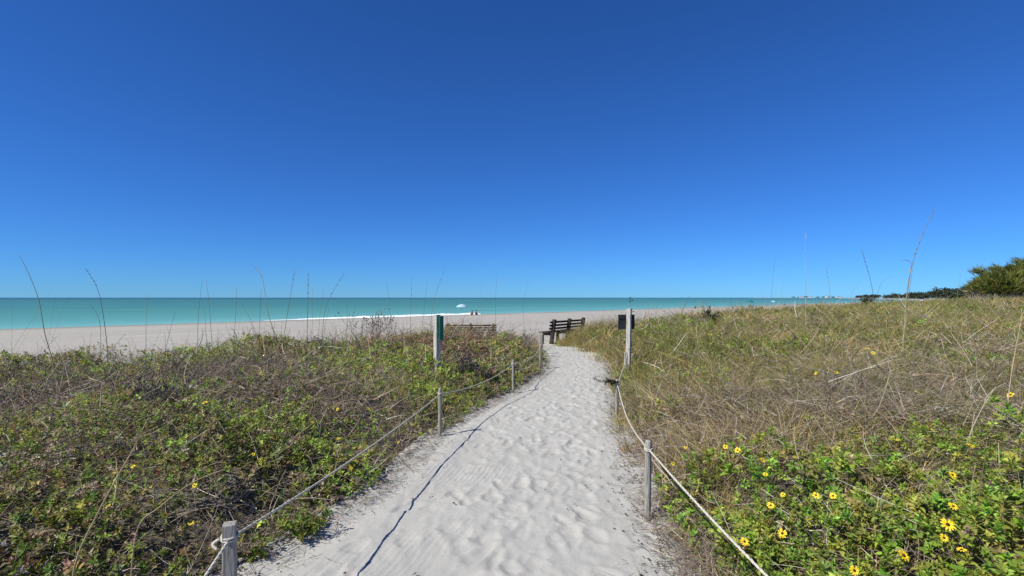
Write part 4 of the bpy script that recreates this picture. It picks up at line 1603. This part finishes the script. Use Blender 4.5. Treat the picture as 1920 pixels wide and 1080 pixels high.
for k in range(9):
    u = (1480 + 11 * k + 4 * r.random() - 960) / F
    t = (u * 4600 - 3600) / (-1250 - u * 600)
    far_tree(3600 - 1250 * t + 80, 4600 + 600 * t + 90, 0.0, 11 + 6 * r.random(), 30, k, 'dark tree on the thin far shore beyond the bay', 'trees on the far shore')

# ------------------------------------------------------------------ people and umbrellas on the beach
M_SKIN = plain('skin', (0.42, 0.25, 0.17), 0.6, 0.3, 0.08)
M_HAIR = plain('dark_hair', (0.03, 0.022, 0.016), 0.7, 0.3, 0.2)
M_DARKCLOTH = plain('dark_cloth', (0.03, 0.035, 0.05), 0.8, 0.2, 0.2)
M_PALECLOTH = plain('pale_cloth', (0.60, 0.62, 0.66), 0.8, 0.2, 0.1)
M_TEAL = plain('teal_canvas', (0.02, 0.16, 0.20), 0.7, 0.2, 0.1)
M_WHITECANVAS = plain('pale_blue_canvas', (0.32, 0.47, 0.57), 0.7, 0.2, 0.06)


def beach_z(x, y): return float(terrain_z(np.array([x]), np.array([y]))[0])


def person(x, y, rz, cloth, label, standing=False):
    root = empty('person', (x, y, beach_z(x, y)), rz)
    tag(root, label, 'person', 'people on the beach')
    if standing:
        J = {'pel': (0, 0, .95), 'che': (0, 0, 1.28), 'nek': (0, .01, 1.48), 'hed': (0, .03, 1.64), 'top': (0, .03, 1.74),
             'sl': (-.19, 0, 1.42), 'el': (-.25, .02, 1.14), 'hl': (-.24, .10, .90), 'sr': (.19, 0, 1.42), 'er': (.25, .02, 1.14), 'hr': (.24, .10, .90),
             'pl': (-.10, 0, .90), 'kl': (-.11, .05, .50), 'al': (-.11, 0, .08), 'fl': (-.12, .16, .04), 'pr': (.10, 0, .90), 'kr': (.11, -.02, .50), 'ar': (.11, -.08, .08), 'fr': (.12, .08, .04)}
    else:
        J = {'pel': (0, 0, .13), 'che': (0, -.10, .44), 'nek': (0, -.10, .64), 'hed': (0, -.08, .80), 'top': (0, -.07, .90),
             'sl': (-.19, -.10, .58), 'el': (-.26, -.12, .32), 'hl': (-.22, .10, .30), 'sr': (.19, -.10, .58), 'er': (.26, -.12, .32), 'hr': (.22, .10, .30),
             'pl': (-.10, .04, .12), 'kl': (-.13, .42, .42), 'al': (-.12, .62, .08), 'fl': (-.12, .78, .05), 'pr': (.10, .04, .12), 'kr': (.13, .42, .42), 'ar': (.12, .62, .08), 'fr': (.12, .78, .05)}
    rad = {'pel': .13, 'che': .15, 'nek': .055, 'hed': .10, 'top': .07, 'sl': .06, 'sr': .06, 'el': .042, 'er': .042, 'hl': .035, 'hr': .035,
           'pl': .09, 'pr': .09, 'kl': .06, 'kr': .06, 'al': .04, 'ar': .04, 'fl': .035, 'fr': .035}
    names = list(J)
    E = [('pel', 'che'), ('che', 'nek'), ('nek', 'hed'), ('hed', 'top'), ('che', 'sl'), ('sl', 'el'), ('el', 'hl'), ('che', 'sr'), ('sr', 'er'), ('er', 'hr'),
         ('pel', 'pl'), ('pl', 'kl'), ('kl', 'al'), ('al', 'fl'), ('pel', 'pr'), ('pr', 'kr'), ('kr', 'ar'), ('ar', 'fr')]
    me = bpy.data.meshes.new('body')
    me.from_pydata([J[n] for n in names], [(names.index(p), names.index(q)) for p, q in E], [])
    o = link_mesh('body', me, M_SKIN, root)
    sk = o.modifiers.new('skin', 'SKIN')
    for i, n in enumerate(names):
        me.skin_vertices[0].data[i].radius = (rad[n], rad[n])
        me.skin_vertices[0].data[i].use_root = (n == 'pel')
    o.modifiers.new('subd', 'SUBSURF').levels = 1
    m = MB()
    hp = Vector(J['hed'])
    rings = [(-0.02, 0.118), (0.05, 0.122), (0.11, 0.095), (0.15, 0.03)]
    m.tube([hp + Vector((0, -0.015, z)) for z, _ in rings], [q for _, q in rings], 10)
    m.build('hair', M_HAIR, root, True)
    m = MB()
    p0, p1 = Vector(J['pel']), Vector(J['che'])
    m.tube([p0 + Vector((0, 0, -0.06)), p0, p0.lerp(p1, 0.5), p1, p1.lerp(Vector(J['nek']), 0.5)], [0.15, 0.165, 0.155, 0.175, 0.13], 10)
    m.build('clothing', cloth, root, True)


def umbrella(x, y, rad, h, mat, label, tilt=0.0):
    root = empty('beach_umbrella', (x, y, beach_z(x, y)))
    root.rotation_euler = (0, R(tilt), 0)
    tag(root, label, 'umbrella', 'umbrellas on the beach')
    m = MB(); m.tube([(0, 0, -0.3), (0, 0, h)], 0.02, 8); m.build('pole', M_STEEL, root, True)
    n, ring = 8, 5
    vs, fs = [], []
    rise = rad * 0.42
    for i in range(ring + 1):
        q = i / ring
        for k in range(n * 3):
            a = 2 * math.pi * k / (n * 3)
            scal = 1 - 0.06 * q * abs(math.sin(a * n / 2))
            vs.append((rad * q * scal * math.cos(a), rad * q * scal * math.sin(a), h - rise * q ** 1.9 - (0.10 if i == ring else 0)))
    N = n * 3
    for i in range(ring):
        for k in range(N):
            k2 = (k + 1) % N
            fs.append((i * N + k, (i + 1) * N + k, (i + 1) * N + k2, i * N + k2))
    m = MB(); m.add(vs, fs); m.build('canopy', mat, root, True)
    for k in range(n):
        a = 2 * math.pi * k / n
        m = MB(); m.tube([(0, 0, h - 0.03), (rad * 0.55 * math.cos(a), rad * 0.55 * math.sin(a), h - rise * 0.36 - 0.02), (rad * 0.97 * math.cos(a), rad * 0.97 * math.sin(a), h - rise * 0.95 - 0.02)], 0.008, 5)
        m.build('rib', M_STEEL, root)


def on_beach(px, d): return ((px - 960) / F * d, d)


x, y = on_beach(866, 97); umbrella(x, y, 1.05, 2.0, M_WHITECANVAS, 'pale blue beach umbrella by the breaking wave left of centre')
x, y = on_beach(885, 94); person(x, y, 0.2, M_DARKCLOTH, 'left one of two people sitting at the water edge right of the pale umbrella')
x, y = on_beach(893, 95); person(x, y, -0.2, M_DARKCLOTH, 'right one of two people sitting at the water edge right of the pale umbrella')
x, y = on_beach(1404, 180); umbrella(x, y, 1.45, 2.35, M_TEAL, 'dark teal beach umbrella far off at the water edge', 6)
x, y = on_beach(1406, 178); person(x, y, 0.6, M_DARKCLOTH, 'person in dark clothes sitting under the teal umbrella')
x, y = on_beach(1412, 178); person(x, y, 0.9, M_DARKCLOTH, 'person sitting at the right edge of the teal umbrella')
x, y = on_beach(1303, 150); person(x, y, 0.3, M_DARKCLOTH, 'person sitting alone on the sand right of the sign post')
x, y = on_beach(1450, 215); umbrella(x, y, 0.9, 1.9, M_WHITECANVAS, 'white beach umbrella right of the teal one far along the beach')
x, y = on_beach(1470, 215); person(x, y, 0.5, M_DARKCLOTH, 'left one of two people beyond the white umbrella')
x, y = on_beach(1478, 218); person(x, y, 0.5, M_PALECLOTH, 'right one of two people beyond the white umbrella')
x, y = on_beach(1538, 260); person(x, y, 0.4, M_DARKCLOTH, 'person standing far along the beach beyond the tall upright stalk', True)
x, y = 0.768 * 42, 42.0
root = empty('marker_board', (x, y, float(ground_z(x, y))))
tag(root, 'tiny white marker board standing in the grass before the far trees', 'marker')
zb = 1.54 - root.location.z
m = MB(); m.box((0, 0, zb), (0.26, 0.03, 0.17), None, 0.005); m.build('board', M_PALECLOTH, root)
m = MB(); m.box((0, 0, zb + 0.135), (0.30, 0.05, 0.08), None, 0.005); m.build('cap', M_DARKCLOTH, root)
m = MB(); m.box((0, 0.04, zb / 2 - 0.1), (0.05, 0.05, zb + 0.2), None, 0.004); m.build('post', M_GREYWOOD, root)

# ------------------------------------------------------------------ litter on the sand
S = Soup()
r = np.random.default_rng(55)
n = 3600
y = 1.2 + 15 * r.random(n) ** 1.4
side = r.random(n) < 0.5
off = np.abs(r.normal(0, 0.16, n)) - 0.06
off = off * (0.4 + 1.3 * vn(y * 2.1, side * 3.0, 7))
x = np.where(side, edge_l(y) + off, edge_r(y) - off * 0.9)
z = ground_z(x, y) + 0.012
D = unit(np.stack([r.normal(0, 1, n), r.normal(0, 1, n), 0.10 + 0.2 * r.random(n)], 1))
L = 0.04 + 0.11 * r.random(n)
blades(S, np.stack([x, y, z], 1), D, L, r.normal(0, 0.35, (n, 3)) * L[:, None] * np.array([1, 1, 0.1]), np.full(n, 0.0022), vary(pick(TWIGS, [3, 4, 1, 2], n, r), n, 0.3, r), 3, 0.4, True, r)
n = 2200
y = 1.5 + 3.1 * r.random(n)
x = edge_r(y) - 0.05 + 0.36 * r.random(n) ** 0.8
z = ground_z(x, y) + 0.015 + 0.05 * r.random(n) ** 2
D = unit(np.stack([r.normal(0, 1, n), r.normal(0, 1, n), 0.25 + 0.4 * r.random(n)], 1))
L = 0.04 + 0.13 * r.random(n)
blades(S, np.stack([x, y, z], 1), D, L, r.normal(0, 0.4, (n, 3)) * L[:, None] * np.array([1, 1, 0.3]), np.full(n, 0.0024), vary(pick(TWIGS, [4, 3, 3, 1], n, r), n, 0.3, r), 3, 0.4, True, r)
n = 1700
y = 1.2 + 12 * r.random(n) ** 1.4
side = r.random(n) < 0.55
off = np.abs(r.normal(0, 0.17, n)) - 0.05
x = np.where(side, edge_l(y) + off, edge_r(y) - off)
z = ground_z(x, y) + 0.010
leaves(S, np.stack([x, y, z], 1), np.stack([r.normal(0, 1, n), r.normal(0, 1, n), 0.25 * r.random(n)], 1), up_tilt(r, n, 0.4), 0.02 + 0.02 * r.random(n), 0.010 + 0.008 * r.random(n),
       vary(pick([(0.10, 0.07, 0.045), (0.20, 0.16, 0.11), (0.05, 0.04, 0.03), (0.10, 0.11, 0.035)], [3, 2, 3, 1], n, r), n, 0.3, r), False)
n = 70
y = 1.6 + 14 * r.random(n) ** 1.3
x = edge_l(y) + (edge_r(y) - edge_l(y)) * (0.08 + 0.84 * r.random(n))
z = ground_z(x, y) + 0.02
leaves(S, np.stack([x, y, z], 1), np.stack([r.normal(0, 1, n), r.normal(0, 1, n), 0.2 * r.random(n)], 1), up_tilt(r, n, 0.4), 0.015 + 0.03 * r.random(n), 0.012 + 0.008 * r.random(n),
       vary((0.06, 0.045, 0.03), n, 0.3, r), False)
tag(S.build('litter', M_TWIG), 'dead twigs and leaves strewn along the edges of the sand path', kind='stuff')
